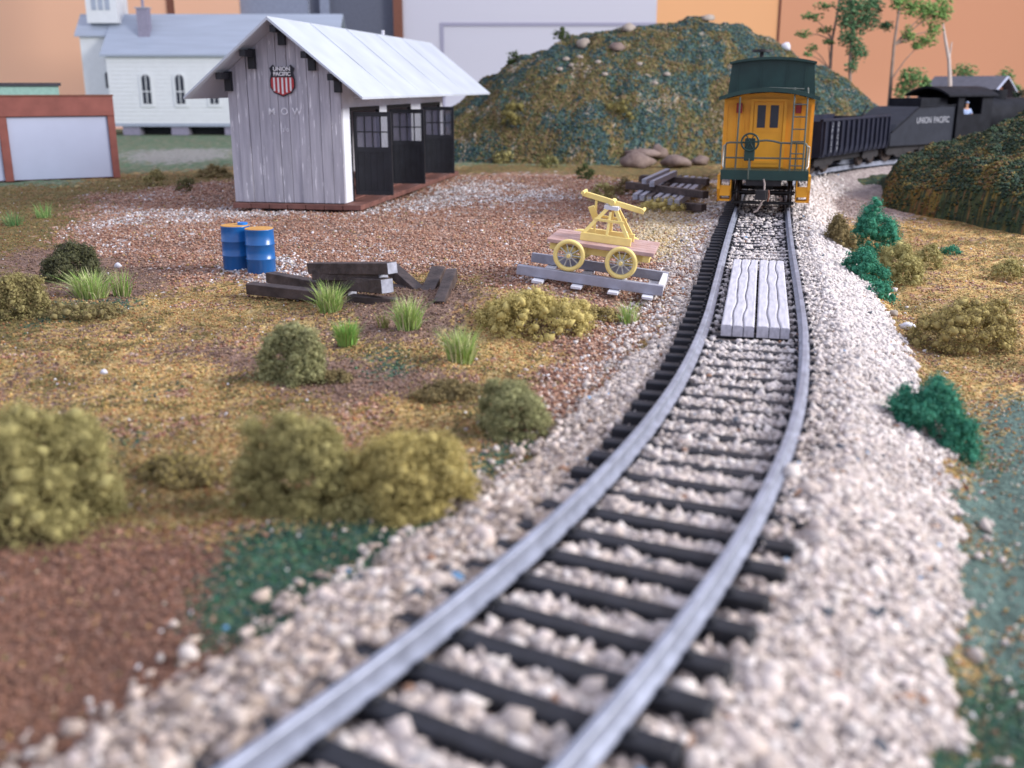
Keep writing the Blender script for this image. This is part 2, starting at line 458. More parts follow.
PAL = {
    OCH: [(.46, .31, .12), (.39, .25, .085), (.29, .21, .07), (.36, .16, .07), (.54, .42, .21), (.23, .19, .065), (.45, .27, .11)],
    RED: [(.40, .22, .15), (.29, .14, .095), (.46, .29, .21), (.23, .11, .075), (.46, .33, .27), (.35, .19, .12)],
    WHT: [(.72, .69, .70), (.60, .57, .58), (.80, .78, .78), (.45, .40, .38), (.34, .28, .26)],
    BRN: [(.24, .125, .085), (.19, .09, .06), (.31, .18, .13), (.27, .13, .08), (.17, .09, .065)],
    DGR: [(.03, .10, .055), (.04, .13, .07), (.025, .07, .05), (.07, .14, .075), (.13, .13, .08), (.04, .09, .09)],
    DIRT: [(.21, .125, .08), (.26, .165, .115), (.13, .075, .06), (.27, .18, .15)],
    BOARD: [(.085, .135, .115), (.09, .145, .125), (.08, .125, .11)],
    TEAL: [(.06, .17, .09), (.09, .20, .10), (.13, .20, .12), (.22, .20, .12), (.30, .27, .2)],
    GREY: [(.30, .30, .27), (.34, .33, .30)],
    FARB: [(.34, .28, .27), (.28, .23, .23), (.42, .36, .34)],
    BAL: [(.56, .45, .38), (.64, .54, .47), (.48, .38, .31), (.70, .62, .56), (.38, .30, .25), (.60, .50, .45)],
    OLV: [(.20, .15, .05), (.15, .12, .04), (.26, .19, .07), (.24, .11, .05), (.12, .12, .05)],
    PALE: [(.50, .38, .20), (.58, .48, .32), (.42, .28, .14), (.62, .54, .42)],
}


def tint(c, n=None):
    out = np.zeros((len(c), 3))
    for k, p in PAL.items():
        m = c == k; q = m.sum()
        if q: out[m] = np.array(p)[rng.integers(0, len(p), q)]
    return out


# ------------------------------------------------------------------ ground sheet
def sheet(name, X, Y, Z, col, m, label_kind='structure'):
    ny, nx = X.shape; v = np.stack([X, Y, Z], -1).reshape(-1, 3)
    i = np.arange(ny - 1)[:, None] * nx + np.arange(nx - 1)[None]; f = np.stack([i, i + 1, i + 1 + nx, i + nx], -1).reshape(-1, 4)
    me = raw_mesh(name, v, f, col); me.polygons.foreach_set('use_smooth', np.ones(len(f), bool))
    o = obj(name, me, None, m); o['kind'] = label_kind; return o


yv = np.concatenate([np.linspace(-6, 3.6, 25)[:-1], 3.6 * (101 / 3.6) ** (np.linspace(0, 1, 640))])
uv = np.linspace(-1, 1, 720); uu = .55 * uv + .45 * uv ** 3
X = uu[None] * (np.maximum(yv, 3) * 1.3 + 8)[:, None]; Y = np.repeat(yv[:, None], len(uv), 1)
Z = h_ground(X, Y)
cl = classify(X.ravel(), Y.ravel()); mean = {k: np.mean(p, 0) for k, p in PAL.items()}
col = np.array([mean[k] for k in range(13)])[cl]
col = .45 * col + .55 * tint(cl)
mott = fbm(X.ravel() * .8, Y.ravel() * .8, 77)
ochre = cl == OCH
col[ochre] *= (1 + 1.1 * (mott[ochre] - .5))[:, None]
gb = cl == BAL; col[gb] *= .75
col[cl == BOARD] = np.array(mean[BOARD])
sheet('ground', X, Y, Z, col, M_ground)

# ------------------------------------------------------------------ central hill and right mound (terrain)
HX = np.array([D(p, 100, 62)[0] for p in (370, 415, 450, 483, 520, 560, 590, 640, 690, 735, 775, 815, 850, 880, 905)])
HZ = np.array([D(512, q, 62)[2] for q in (165, 130, 106, 82, 60, 41, 32, 23, 19, 25, 44, 62, 86, 110, 150)])
HZ[0] = -.3; HZ[-1] = .3


def h_hill(x, y):
    yb = 54.2 + .25 * np.abs(x - 4) * (x < 4) + .12 * (x - 4) * (x > 4)
    r = np.interp(x, HX, HZ)
    t = np.clip((y - yb) / (62 - yb), 0, 1); up = np.sin(t * math.pi / 2) ** .85
    back = 1 - ss(63, 74, y)
    z = r * up * back
    z += (fbm(x * .6, y * .6, 15) - .5) * 1.1 * np.clip(z / 2, 0, 1) + (fbm(x * 2, y * 2, 19) - .5) * .35 * np.clip(z, 0, 1)
    return z - .15


X, Y = np.meshgrid(np.linspace(-10, 30, 450), np.linspace(52, 76, 300)); Z = h_hill(X, Y)


def hillcol(x, y, n):
    a = fbm(x * .30, y * .5, 61); b = fbm(x * 1.1, y * 1.6, 63, 5); t = rng.random(n); t2 = rng.random(n)
    pal = np.array([(.055, .105, .12), (.075, .135, .13), (.045, .085, .10), (.09, .15, .12), (.06, .10, .06)])
    c = pal[rng.integers(0, 5, n)]
    po = ss(.38, .68, b + .5 * (a - .5) + .05 * ss(12, 2, x)); o = t < .12 + .85 * po
    c[o] = np.array([(.20, .16, .06), (.25, .18, .08), (.14, .13, .05), (.23, .15, .09), (.11, .12, .05)])[rng.integers(0, 5, o.sum())]
    w = (fbm(x * 1.5, y * 1.9, 90) > .66) & (t2 < .28); c[w] = (.40, .34, .27)
    return c * rng.uniform(.65, 1.0, (n, 1))


hill = sheet('hill', X, Y, Z, hillcol(X.ravel(), Y.ravel(), X.size), M_hill)


def h_mound(x, y):
    x = x - .34 * np.maximum(y - 36.5, 0)
    fy = np.interp(x, [12.8, 13.6, 15.5, 20, 40], [37.4, 36.2, 31.0, 28.5, 24])
    r = np.interp(x, [12.9, 13.15, 13.6, 15.5, 17.5, 20, 24, 30, 40], [-1, .3, 1.15, 1.75, 2.5, 3.55, 4.3, 4.9, 5.2])
    t = np.clip((y - fy) / 9, 0, 1); up = t ** .42
    z = r * up * (1 - ss(42, 48, y)) - 1.3 * (1 - np.clip(t * 8, 0, 1))
    return z + ((fbm(x * .9, y * .9, 71) - .5) * .7 + (fbm(x * 3, y * 3, 72) - .5) * .22) * np.clip((z + .4) * 1.2, 0, 1)


X, Y = np.meshgrid(np.linspace(12.8, 44, 400), np.linspace(23, 49, 330)); Z = h_mound(X, Y) - .02


def moundcol(x, y, n):
    b = fbm(x * 1.1, y * 1.1, 73, 5); t = rng.random(n)
    c = np.array([(.022, .045, .03), (.035, .065, .035), (.045, .06, .03), (.02, .035, .028)])[rng.integers(0, 4, n)]
    o = t < .10 + .8 * ss(.50, .78, b); c[o] = np.array([(.15, .12, .035), (.11, .095, .035), (.13, .08, .04)])[rng.integers(0, 3, o.sum())]
    return c


sheet('mound', X, Y, Z, moundcol(X.ravel(), Y.ravel(), X.size), M_hill)


# ------------------------------------------------------------------ room behind the layout
YW = 104
def wx(px): return D(px, 60, YW)[0]
def stru(name, m, x0, x1, y0, y1, z0, z1):
    o = MB().bx(x0, x1, y0, y1, z0, z1).build(name, m); o['kind'] = 'structure'; return o


stru('wall_left', M_wallglare, -95, wx(176), YW, YW + .5, -15, 45)
stru('wall_pillar', M_wallglare, wx(180), wx(243), YW - .4, YW + .6, -15, 45)
stru('wall_strip', M_frame1, wx(172), wx(180), YW - .2, YW + .5, -15, 45)
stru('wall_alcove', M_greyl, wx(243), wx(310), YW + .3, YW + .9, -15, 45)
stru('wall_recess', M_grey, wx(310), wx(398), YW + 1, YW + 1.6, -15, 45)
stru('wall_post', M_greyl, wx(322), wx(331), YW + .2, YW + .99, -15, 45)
stru('door_frame', M_frame1, wx(395), wx(404), YW - .3, YW + 1, -15, 45)
stru('wall_back', M_wallmat, wx(655), wx(775), YW, YW + .5, -15, 45)
stru('wall_corner', M_frame1, wx(775), wx(777), YW - .1, YW + .5, -15, 45)
stru('wall_right', M_wallterra, wx(777), 110, YW - .3, YW + .5, -15, 45)
t = empty('room_door', (wx(404), YW, -15), 0, 'large pale lavender white panelled room door behind the shed and hill', 'door')
w_ = wx(655) - wx(404)
MB().bx(0, w_, 0, .5, 0, 60).build('door_slab', M_door, t)
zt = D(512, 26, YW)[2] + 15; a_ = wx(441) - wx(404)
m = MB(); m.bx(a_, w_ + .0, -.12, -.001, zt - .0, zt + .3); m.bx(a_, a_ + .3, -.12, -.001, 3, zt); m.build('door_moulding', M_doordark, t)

# ------------------------------------------------------------------ railroad track
trk = empty('railroad_track', (0, 0, 0), 0, 'curved model railroad track with bright rails on black crossties', 'railroad track')


def rail_mesh(off):
    prof = [(-.075, TIE), (.075, TIE), (.075, TIE + .02), (.018, TIE + .05), (.018, RAIL - .075), (.038, RAIL - .045), (.038, RAIL - .008), (.030, RAIL), (-.030, RAIL), (-.038, RAIL - .008), (-.038, RAIL - .045), (-.018, RAIL - .075), (-.018, TIE + .05), (-.075, TIE + .02)]
    mb = MB(); n = len(prof); vs = []; ssr = np.arange(0, 82, .35)
    for s in ssr:
        x, y, h = track(s)
        for a, z in prof: vs.append((x + (off + a) * math.cos(h), y - (off + a) * math.sin(h), z))
    fs = [(i * n + k, i * n + (k + 1) % n, (i + 1) * n + (k + 1) % n, (i + 1) * n + k) for i in range(len(ssr) - 1) for k in range(n)]
    fs += [tuple(range(n)), tuple(range(len(vs) - n, len(vs)))]
    return mb.add(vs, fs)


for off in (-.755, .755): rail_mesh(off).build('rail', M_rail, trk)
s = .6; k = 0; far = MB()
while s < 80:
    x, y, h = track(s); w = .185
    h2 = h + random.uniform(-.02, .02)
    L2 = 1.17 + random.uniform(-.03, .03)
    ux = Vector((math.cos(h2), -math.sin(h2), 0))
    if k < 96:
        mb = MB(); mb.box((0, 0, TIE / 2 - .02), (L2 * 2, w, TIE + .04), None, .006)
        for so in (-1, 1):   # moulded spike heads beside each rail foot
            for q in (-.115, .115): mb.box((so * .755 + q, 0, TIE + .02), (.05, .10, .05))
        o = mb.build('crosstie', M_tie, trk, .018); o.location = (x, y, 0); o.rotation_euler = (0, 0, -h2)
    else:
        far.beam(Vector((x, y, TIE / 2)) - ux * L2, Vector((x, y, TIE / 2)) + ux * L2, w, TIE)
    s += .5; k += 1
o = far.build('crosstie', M_tie, trk); o['kind'] = 'stuff'

# crossing planks between the rails
sa, sb = s_at_y(15.35), s_at_y(21.6)
for (a, b, lb) in ((-.50, -.005, 'left grey plank panel of the crossing between the rails'), (.035, .52, 'right grey plank panel of the crossing between the rails')):
    xm, ym, hm = track((sa + sb) / 2)
    t = empty('crossing_panel', (xm, ym, TIE), -hm, lb, 'crossing panel', 'grey plank panels laid between the rails')
    n = 26; cuts = [a + (b - a) * q for q in (0, .34, .67, 1)]
    for i in range(3):
        mb = MB(); L_ = (sb - sa) / 2; vs = []
        for j in range(n + 1):
            yy = -L_ + (sb - sa) * j / n
            def cut(kk):
                q = cuts[kk]
                return q + (0 if kk in (0, 3) else .013 * math.sin(yy * (1.5 + .6 * kk) + kk * 2 + a * 9) + .009 * math.sin(yy * 4.1 + kk))
            x0 = cut(i) + (.007 if i else 0); x1 = cut(i + 1) - (.007 if i < 2 else 0)
            zt = .185 + .006 * math.sin(yy * 3 + i)
            vs += [(x0, yy, 0.01), (x1, yy, 0.01), (x1, yy, zt - .02), (x1 - .02, yy, zt), (x0 + .02, yy, zt), (x0, yy, zt - .02)]
        fs = [(j * 6 + q, j * 6 + (q + 1) % 6, (j + 1) * 6 + (q + 1) % 6, (j + 1) * 6 + q) for j in range(n) for q in range(6)] + [tuple(range(6)), tuple(range(len(vs) - 6, len(vs)))]
        mb.add(vs, fs).build('plank', M_crossplank, t)
    MB().bx(a + .01, b - .01, -(sb - sa) / 2 + .02, (sb - sa) / 2 - .02, .005, .12).build('batten', M_gap, t)


# ------------------------------------------------------------------ ballast and loose ground cover
def sample_view(n, y0, y1, xl, xr, pw):
    u = rng.random(n); e = 1 - pw
    y = (y0 ** e + u * (y1 ** e - y0 ** e)) ** (1 / e) if abs(e) > 1e-6 else y0 * (y1 / y0) ** u
    return xl(y) + rng.random(n) * (xr(y) - xl(y)), y


def ballast(n, y0, y1, pw, smin, smax):
    x, y = sample_view(n, y0, y1, lambda q: np.interp(q, cy, cx) - 3.2, lambda q: np.interp(q, cy, cx) + 3.9, pw)
    c = classify(x, y); s = lateral(x, y)
    k = (c == BAL) | ((rng.random(len(x)) < .12 * (1 - ss(1.8, 2.5, np.abs(s + .1)))) & (c != BOARD)) | ((rng.random(len(x)) < .006) & (s < 3.1)); k &= (np.abs(np.abs(s) - .755) > .10) & ~((np.abs(s) < .56) & (y > 15.2) & (y < 21.7))
    x, y, s = x[k], y[k], s[k]
    al = np.interp(y, cy, sv) + (x - np.interp(y, cy, cx)) * np.sin(np.interp(y, cy, hv)); ph = np.abs(((al - .6) / .5 + .5) % 1 - .5) * .5
    ont = (ph < .105) & (np.abs(s) < 1.2)
    k = ~(ont & (rng.random(len(x)) < np.where(s > .8, .55, np.where(y < 9.5, .97, .82)))); x, y, s = x[k], y[k], s[k]
    dens = np.where((np.abs(s) < 1.3) & (np.abs(s) > .86) & ((s < 0) | (y < 8.6)), .5, 1.)
    k = rng.random(len(x)) < dens; x, y, s = x[k], y[k], s[k]
    size = rng.uniform(smin, smax, len(x)) * np.exp(rng.normal(0, .30, len(x))) * np.where(np.abs(s) < 1.3, np.where(y < 9.5, 1.18, .92), 1.0)
    z = h_fill(x, y, s) + rng.uniform(-.045, .03, len(x))
    z = np.where(np.abs(s) > 1.3, np.maximum(z, h_ground(x, y) + .01), z)
    lim = np.where(np.abs(s) < .85, RAIL - .12, 9) - size; z = np.minimum(z, lim)
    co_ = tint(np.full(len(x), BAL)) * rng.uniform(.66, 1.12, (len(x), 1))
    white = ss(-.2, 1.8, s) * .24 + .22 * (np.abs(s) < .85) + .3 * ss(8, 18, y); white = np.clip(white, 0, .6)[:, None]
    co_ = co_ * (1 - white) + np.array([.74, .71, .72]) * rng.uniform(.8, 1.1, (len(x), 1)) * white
    r = rng.random(len(x)); co_[r < .0018] = (.16, .36, .60); co_[(r > .004) & (r < .012)] = (.30, .17, .11); co_[(r > .018) & (r < .028)] = (.09, .10, .12)
    return np.stack([x, y, z], 1), size, co_


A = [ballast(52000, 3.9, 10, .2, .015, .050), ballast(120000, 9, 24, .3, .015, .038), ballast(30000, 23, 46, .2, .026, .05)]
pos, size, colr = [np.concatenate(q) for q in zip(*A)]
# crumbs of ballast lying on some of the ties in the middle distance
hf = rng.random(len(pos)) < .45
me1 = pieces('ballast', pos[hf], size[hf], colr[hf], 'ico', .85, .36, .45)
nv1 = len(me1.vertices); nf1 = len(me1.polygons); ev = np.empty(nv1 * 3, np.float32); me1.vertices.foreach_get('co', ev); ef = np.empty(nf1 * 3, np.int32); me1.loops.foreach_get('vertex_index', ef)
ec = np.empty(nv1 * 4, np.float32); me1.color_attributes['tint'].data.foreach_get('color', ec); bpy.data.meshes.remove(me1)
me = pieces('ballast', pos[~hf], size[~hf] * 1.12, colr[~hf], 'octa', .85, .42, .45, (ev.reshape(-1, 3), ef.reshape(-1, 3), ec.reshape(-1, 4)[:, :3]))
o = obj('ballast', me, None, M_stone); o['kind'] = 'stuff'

xl = lambda q: -.53 * q - 1.2; xr = lambda q: .53 * q + 1.2
X1, Y1 = sample_view(230000, 3.9, 48, xl, xr, .55)
c = classify(X1, Y1); s = lateral(X1, Y1)
keep = (c != BAL) & (c != TEAL) & (c != GREY) & ~((c == BOARD) & (rng.random(len(c)) > .08 + .5 * (fbm(X1 * 1.5, Y1 * 1.5, 201) > .52) * ss(5.5, 9, Y1))) & ~((s > 0) & (s < 2.4)) & ~((X1 > 13.2) & (Y1 > np.interp(X1, [13, 15.5, 20, 40], [37, 31, 28.5, 24])))
X1, Y1, c = X1[keep], Y1[keep], c[keep]
sz = np.where(np.isin(c, [RED, WHT, FARB, PALE]), rng.uniform(.014, .034, len(c)), rng.uniform(.008, .020, len(c))) * (1 + .012 * Y1)
patch = fbm(X1 * 1.1, Y1 * 1.1, 101)
z = h_ground(X1, Y1) + sz * .4
ct = tint(c); o_ = c == BOARD; ct[o_] = np.array([(.40, .25, .08), (.35, .14, .06), (.55, .5, .42), (.45, .33, .15)])[rng.integers(0, 4, o_.sum())]
mo = (1 + 1.2 * (fbm(X1 * .8, Y1 * .8, 77) - .5)); och = c == OCH; ct[och] *= mo[och][:, None]
ct *= rng.uniform(.7, 1.25, (len(ct), 1))
# stray crumbs of one cover lying on the next
st = rng.random(len(ct)) < .05; ct[st] = tint(rng.choice([OCH, RED, WHT, OLV, PALE, OCH, OLV, RED], st.sum()))
gr = np.isin(c, [RED, WHT, FARB, PALE])
P3 = np.stack([X1, Y1, z], 1)
o = obj('gravel', pieces('gravel', P3[gr], sz[gr], ct[gr], 'octa', .8, .2, .35), None, M_stone); o['kind'] = 'stuff'
o = obj('turf', pieces('turf', P3[~gr], sz[~gr], ct[~gr], 'octa', .9, .3, .5), None, M_grain); o['kind'] = 'stuff'

# small rough scatter over the hill and the mound
xh = rng.uniform(-9, 28, 66000); yh_ = rng.uniform(53.5, 64, 66000); zh = h_hill(xh, yh_); k = zh > .05
me = pieces('hill_scatter', np.stack([xh, yh_, zh + .03], 1)[k], rng.uniform(.03, .085, k.sum()), hillcol(xh, yh_, len(xh))[k], 'octa', .8, .3, .4)
o = obj('hill_scatter', me, None, M_grain); o['kind'] = 'stuff'
xh = rng.uniform(13.2, 26, 50000); yh_ = rng.uniform(25, 43, 50000); zh = h_mound(xh, yh_); k = zh > -.3
me = pieces('mound_scatter', np.stack([xh, yh_, zh + .01], 1)[k], rng.uniform(.03, .08, k.sum()), moundcol(xh, yh_, len(xh))[k], 'octa', .8, .3, .4)
o = obj('mound_scatter', me, None, M_grain); o['kind'] = 'stuff'


def hill_y(px, py):
    """range at which the sight line through (px, py) meets the hill"""
    for d in np.arange(53.0, 66, .1):
        q = D(px, py, d)
        if q.z <= float(h_hill(np.array([q.x]), np.array([q.y]))[0]) + .03: return float(d)
    return 61.5


# ------------------------------------------------------------------ foam bushes
def foam(name, label, px, py, wpx, hpx, cols, n=2600, lobes=6, crumb=1.0, group=None, depth=.8, z=None, cat='bush', y=None):
    if y is None:
        b = P(px, py, 0 if z is None else z); z0 = gz(b.x, b.y) if z is None else z; b = P(px, py, z0)
    else: b = D(px, py, hill_y(px, py)); z0 = b.z - .05
    k = pxm(b.y); w = wpx / k / 2; h = hpx / k * 1.02; dep = w * depth
    b = Vector((b.x, b.y + dep * .7, z0))
    n = int(n * 1.7)
    rs = np.random.default_rng(abs(hash((px, py, wpx))) % 99991 if False else int(px * 7 + py * 13 + wpx))
    # many small puffs piled inside a lobed mound
    big = [(0, 0, 1.0, .52)] + [(math.cos(a_) * r_, math.sin(a_) * r_, rs.uniform(.38, .98), rs.uniform(.28, .46)) for a_, r_ in [(rs.uniform(0, 6.283), rs.uniform(.42, .66)) for _ in range(lobes)]]
    M_ = int(np.clip(n // 60, 40, 260)); u = rs.uniform(-1, 1, (M_ * 14, 3)); ok = np.zeros(len(u), bool); edge = np.zeros(len(u))
    for (lx, ly, hz, rr) in big:
        q = ((u[:, 0] - lx) / rr) ** 2 + ((u[:, 1] - ly) / rr) ** 2 + (((u[:, 2] * .5 + .5)) / (hz * .92)) ** 2
        ok |= (q < 1); edge = np.maximum(edge, np.where(q < 1, 1 - q, 0))
    idx = np.where(ok)[0]; idx = idx[np.argsort(edge[idx] + rs.random(len(idx)) * .7)][:M_]
    ctr = u[idx]; ctr = np.stack([ctr[:, 0] * w, ctr[:, 1] * dep, (ctr[:, 2] * .5 + .5) * h * .94], 1)
    pr = (w * dep * h) ** (1 / 3) * rs.uniform(.09, .30, len(ctr)) * (60 / M_) ** .25
    per = n // len(ctr); d = rs.normal(size=(len(ctr), per, 3)); d /= np.linalg.norm(d, axis=2)[:, :, None]
    rad = (1.2 - .4 * rs.random((len(ctr), per, 1))) * (.52 + .92 * fbm(d[:, :, :1] * 2.3 + np.arange(len(ctr))[:, None, None] * 3.1, d[:, :, 1:2] * 2.3 + d[:, :, 2:] * 1.7, 5, 3))
    p = (ctr[:, None] + d * rad * pr[:, None, None] * np.array([1, 1, .85])).reshape(-1, 3); p = p[p[:, 2] > -.03 * h]
    # ragged foot
    e = rs.normal(size=(n // 12, 2)) * .5; q = np.stack([e[:, 0] * w, e[:, 1] * dep, rs.uniform(0, .06 * h, n // 12)], 1); p = np.concatenate([p, q])
    cs = np.array(cols)[rs.integers(0, len(cols), len(p))] * rs.uniform(.7, 1.3, (len(p), 1))
    sz = rs.uniform(.55, 1.25, len(p)) * crumb * max(.013, 1.45 * (w * h * 1.3 / n) ** .5 * .62)
    # dark core so nothing behind shows through the foam body
    cv, cf = ico(); core_v = []; core_f = []; cc = []; no = 0
    bv, bf = ico(); nc = len(ctr); ev = ctr[:, None] + bv[None] * pr[:, None, None] * .60 * rs.uniform(.45, 1.15, (nc, 12, 1)); ef = bf[None] + (np.arange(nc) * 12)[:, None, None]
    ec = np.tile(np.mean(cols, 0), (nc * 12, 1))
    me = pieces(name, p, sz, cs, 'octa', .9, .35, .5, (ev.reshape(-1, 3), ef.reshape(-1, 3), ec))
    o = obj(name, me, None, M_foam); o.location = b
    tag(o, label, cat, group)
    return o


OLIVE = [(.34, .30, .12), (.40, .35, .145), (.28, .25, .10), (.48, .42, .18)]
YOLV = [(.46, .37, .13), (.53, .43, .16), (.38, .31, .11), (.60, .50, .20)]
GOLV = [(.28, .28, .13), (.34, .33, .16), (.23, .24, .11), (.42, .40, .20)]
EMER = [(.035, .21, .13), (.06, .28, .18), (.025, .13, .085), (.11, .36, .24), (.05, .20, .10)]
BROL = [(.22, .17, .08), (.17, .14, .065), (.27, .21, .10)]
DKG = [(.06, .09, .035), (.09, .12, .04), (.045, .065, .03)]
foam('lichen_bush', 'large soft yellow olive bush beside the near ballast edge, right of the grey olive one', 398, 522, 156, 94, YOLV, 22000, 12, .8, None, .7)
foam('lichen_bush', 'tall rounded grey olive bush touching the left side of the large yellow one', 286, 518, 134, 112, OLIVE, 20000, 10, .8, None, .7)
foam('lichen_bush', 'big blurred olive bush cut by the left edge above the brown earth patch', 14, 542, 200, 146, OLIVE, 24000, 12, .8, None, .7)
foam('lichen_bush', 'dark olive bush at the ballast edge above the big yellow bush', 514, 440, 88, 62, GOLV, 9000, 8, .8)
foam('lichen_bush', 'low wide yellow olive bush in front of the handcar', 536, 340, 128, 50, YOLV, 10000, 14, .9)
foam('lichen_bush', 'rounded grey green bush with grass tufts to its right', 292, 384, 72, 66, GOLV, 9000, 8, .9)
foam('lichen_bush', 'dark grey green bush behind the wide grass tuft at left', 64, 282, 62, 42, [(.11, .115, .055), (.15, .15, .07), (.08, .085, .06)], 7000, 8)
foam('lichen_bush', 'low mottled olive bush at the left edge beside the grass tuft', 12, 318, 62, 46, BROL + OLIVE, 7000, 9)
foam('lichen_bush', 'tall emerald bush on the right of the track, topmost of the green clumps', 876, 254, 58, 60, EMER, 7000, 8, 1, None, .8, -.4)
foam('lichen_bush', 'spreading emerald bush low on the ballast slope', 866, 288, 56, 44, EMER, 6000, 9, 1, None, .8, -.4)
foam('lichen_bush', 'small flat emerald sprig at the foot of the ballast slope', 882, 304, 44, 22, EMER, 1200, 8, 1, None, .8, -.45)
foam('lichen_bush', 'brown olive bush touching the ballast, left of the tall emerald bush', 840, 256, 48, 44, BROL, 5000, 8, 1, None, .8, -.35)
foam('lichen_bush', 'olive bush right of the spreading emerald bush', 905, 284, 60, 44, OLIVE, 5000, 9, 1, None, .8, -.45)
foam('lichen_bush', 'small olive bush nearest the dark mound', 935, 268, 34, 26, OLIVE, 1500, 6, 1, None, .8, -.45)
foam('lichen_bush', 'thick dark emerald bush alone at the right ballast edge', 944, 466, 108, 92, EMER, 14000, 12, .85, None, .9, -.5)
foam('lichen_bush', 'broad flat olive bush on the right sand above the dark emerald one', 976, 350, 112, 52, YOLV[:3] + BROL, 9000, 14, .9, None, .8, -.45)
foam('lichen_bush', 'tiny emerald sprig at the foot of the dark mound', 952, 256, 26, 12, EMER, 700, 5, 1, None, .8, -.45)
foam('lichen_bush', 'olive bush cut by the right edge below the mound', 1016, 278, 40, 20, OLIVE, 1500, 6, 1, None, .8, -.45)
foam('lichen_bush', 'small dark green bush on the gravel left of the timber stack', 585, 180, 20, 18, DKG, 900, 5, 1)
foam('lichen_bush', 'small dark bush at the hill foot behind the gravel', 587, 163, 26, 20, DKG + BROL, 900, 5, 1)
foam('lichen_bush', 'low olive bush right behind the handcar', 604, 203, 34, 22, OLIVE, 1200, 6, 1)
foam('lichen_bush', 'brown olive bush left of the stacked timbers', 624, 196, 26, 20, BROL, 900, 6, 1)
foam('lichen_bush', 'low olive fringe in front of the stacked timbers', 660, 214, 70, 14, YOLV, 1500, 12, 1)
foam('lichen_bush', 'olive bush on the brown ground behind the pale blue panel', 154, 186, 30, 18, BROL + OLIVE, 1200, 6, 1)
foam('lichen_bush', 'small dark bush left of the weathered shed', 183, 192, 20, 16, DKG + BROL, 900, 5, 1)
foam('lichen_bush', 'low olive growth between the red framed building and the shed', 212, 178, 44, 14, BROL, 1200, 8, 1)
foam('lichen_bush', 'small olive bush at the hill foot beside the shed end', 508, 164, 26, 14, OLIVE, 800, 5, 1)
foam('lichen_bush', 'low green bush at the middle of the hill foot', 552, 168, 30, 12, DKG + OLIVE, 800, 5, 1)
foam('low_scrub', 'ragged low olive scrub between the left cut-off bush and the grey olive bush', 175, 486, 96, 20, BROL + YOLV[:1], 2600, 14, 1, None, .9, cat='scrub')
foam('low_scrub', 'ragged brown scrub below the tall pale tuft, above the dark olive bush', 446, 402, 74, 14, BROL, 2200, 14, 1, None, .9, cat='scrub')
foam('low_scrub', 'flat olive scrub under the left side of the big yellow bush', 352, 522, 70, 20, OLIVE, 2200, 12, 1, None, .8, cat='scrub')
foam('low_scrub', 'thin olive scrub in front of the wide left grass tuft', 70, 322, 90, 12, BROL + OLIVE[:1], 2000, 14, 1, None, .9, cat='scrub')
foam('low_scrub', 'brown scrub touching the right foot of the rounded grey green bush', 330, 384, 40, 12, BROL, 1200, 10, 1, None, .9, cat='scrub')
foam('low_scrub', 'small olive scrub at the right edge of the gravel by the handcar end', 600, 322, 40, 12, YOLV[:2] + BROL, 1200, 10, 1, None, .9, cat='scrub')
foam('low_scrub', 'flat olive scrub on the sand right of the olive bush near the mound', 985, 330, 60, 14, BROL + YOLV[:1], 1500, 12, 1, None, .9, -.45, cat='scrub')
foam('lichen_bush', 'green sprig on the left shoulder of the hill', 515, 64, 16, 16, DKG, 500, 4, 1, None, .8, 0, 'bush', 61)
foam('lichen_bush', 'dark bush on the hill skyline above the roof end', 563, 38, 20, 12, DKG, 500, 4, 1, None, .8, 0, 'bush', 61)
foam('lichen_bush', 'olive growth on the middle of the hill face', 625, 125, 44, 28, [(.24, .20, .07), (.18, .16, .06)], 1400, 6, 1, None, .8, 0, 'bush', 58.2)
foam('lichen_bush', 'olive growth on the lower left hill face', 520, 122, 50, 24, [(.24, .20, .07), (.18, .16, .06)], 1400, 6, 1, None, .8, 0, 'bush', 59)


# ------------------------------------------------------------------ grass tufts
M_grass = mat_attr('static grass', .8)


def tuft(label, px, py, wpx, hpx, n=300, cols=((.38, .52, .14), (.50, .60, .22), (.26, .44, .10), (.62, .60, .34)), lean=.0, z=0.0):
    b = P(px, py, z); z0 = gz(b.x, b.y); b = P(px, py, z0); k = pxm(b.y); w = wpx / k / 2; h = hpx / k
    vs = []; fs = []; cs = []
    for i in range(n):
        a = random.uniform(0, 6.283); r = random.random() ** .7 * w * .5; bx, by = math.cos(a) * r, math.sin(a) * r * .7
        a2 = a + random.uniform(-.9, .9); d = Vector((math.cos(a2) * (.35 + r / w * 1.6) + lean, math.sin(a2) * .6, 0)) * random.uniform(.2, 1.15) * w * .95
        hh = h * random.uniform(.35, 1.0); wd = .006 + .004 * random.random(); pa = random.uniform(0, 3.14); wx_, wy_ = math.cos(pa) * wd, math.sin(pa) * wd
        cc = random.choice(cols); j = len(vs)
        m1 = Vector((bx, by, 0)) + d * .3 + Vector((0, 0, hh * .6)); m2 = Vector((bx, by, 0)) + d + Vector((0, 0, hh))
        vs += [(bx - wx_, by - wy_, -.02), (bx + wx_, by + wy_, -.02), (m1.x - wx_ * .8, m1.y - wy_ * .8, m1.z), (m1.x + wx_ * .8, m1.y + wy_ * .8, m1.z), (m2.x, m2.y, m2.z)]
        fs += [(j, j + 1, j + 3), (j, j + 3, j + 2), (j + 2, j + 3, j + 4)]; cs += [cc] * 5
    me = raw_mesh('grass_tuft', np.array(vs), np.array(fs), np.array(cs)); o = obj('grass_tuft', me, None, M_grass); o.location = b
    tag(o, label, 'grass tuft')


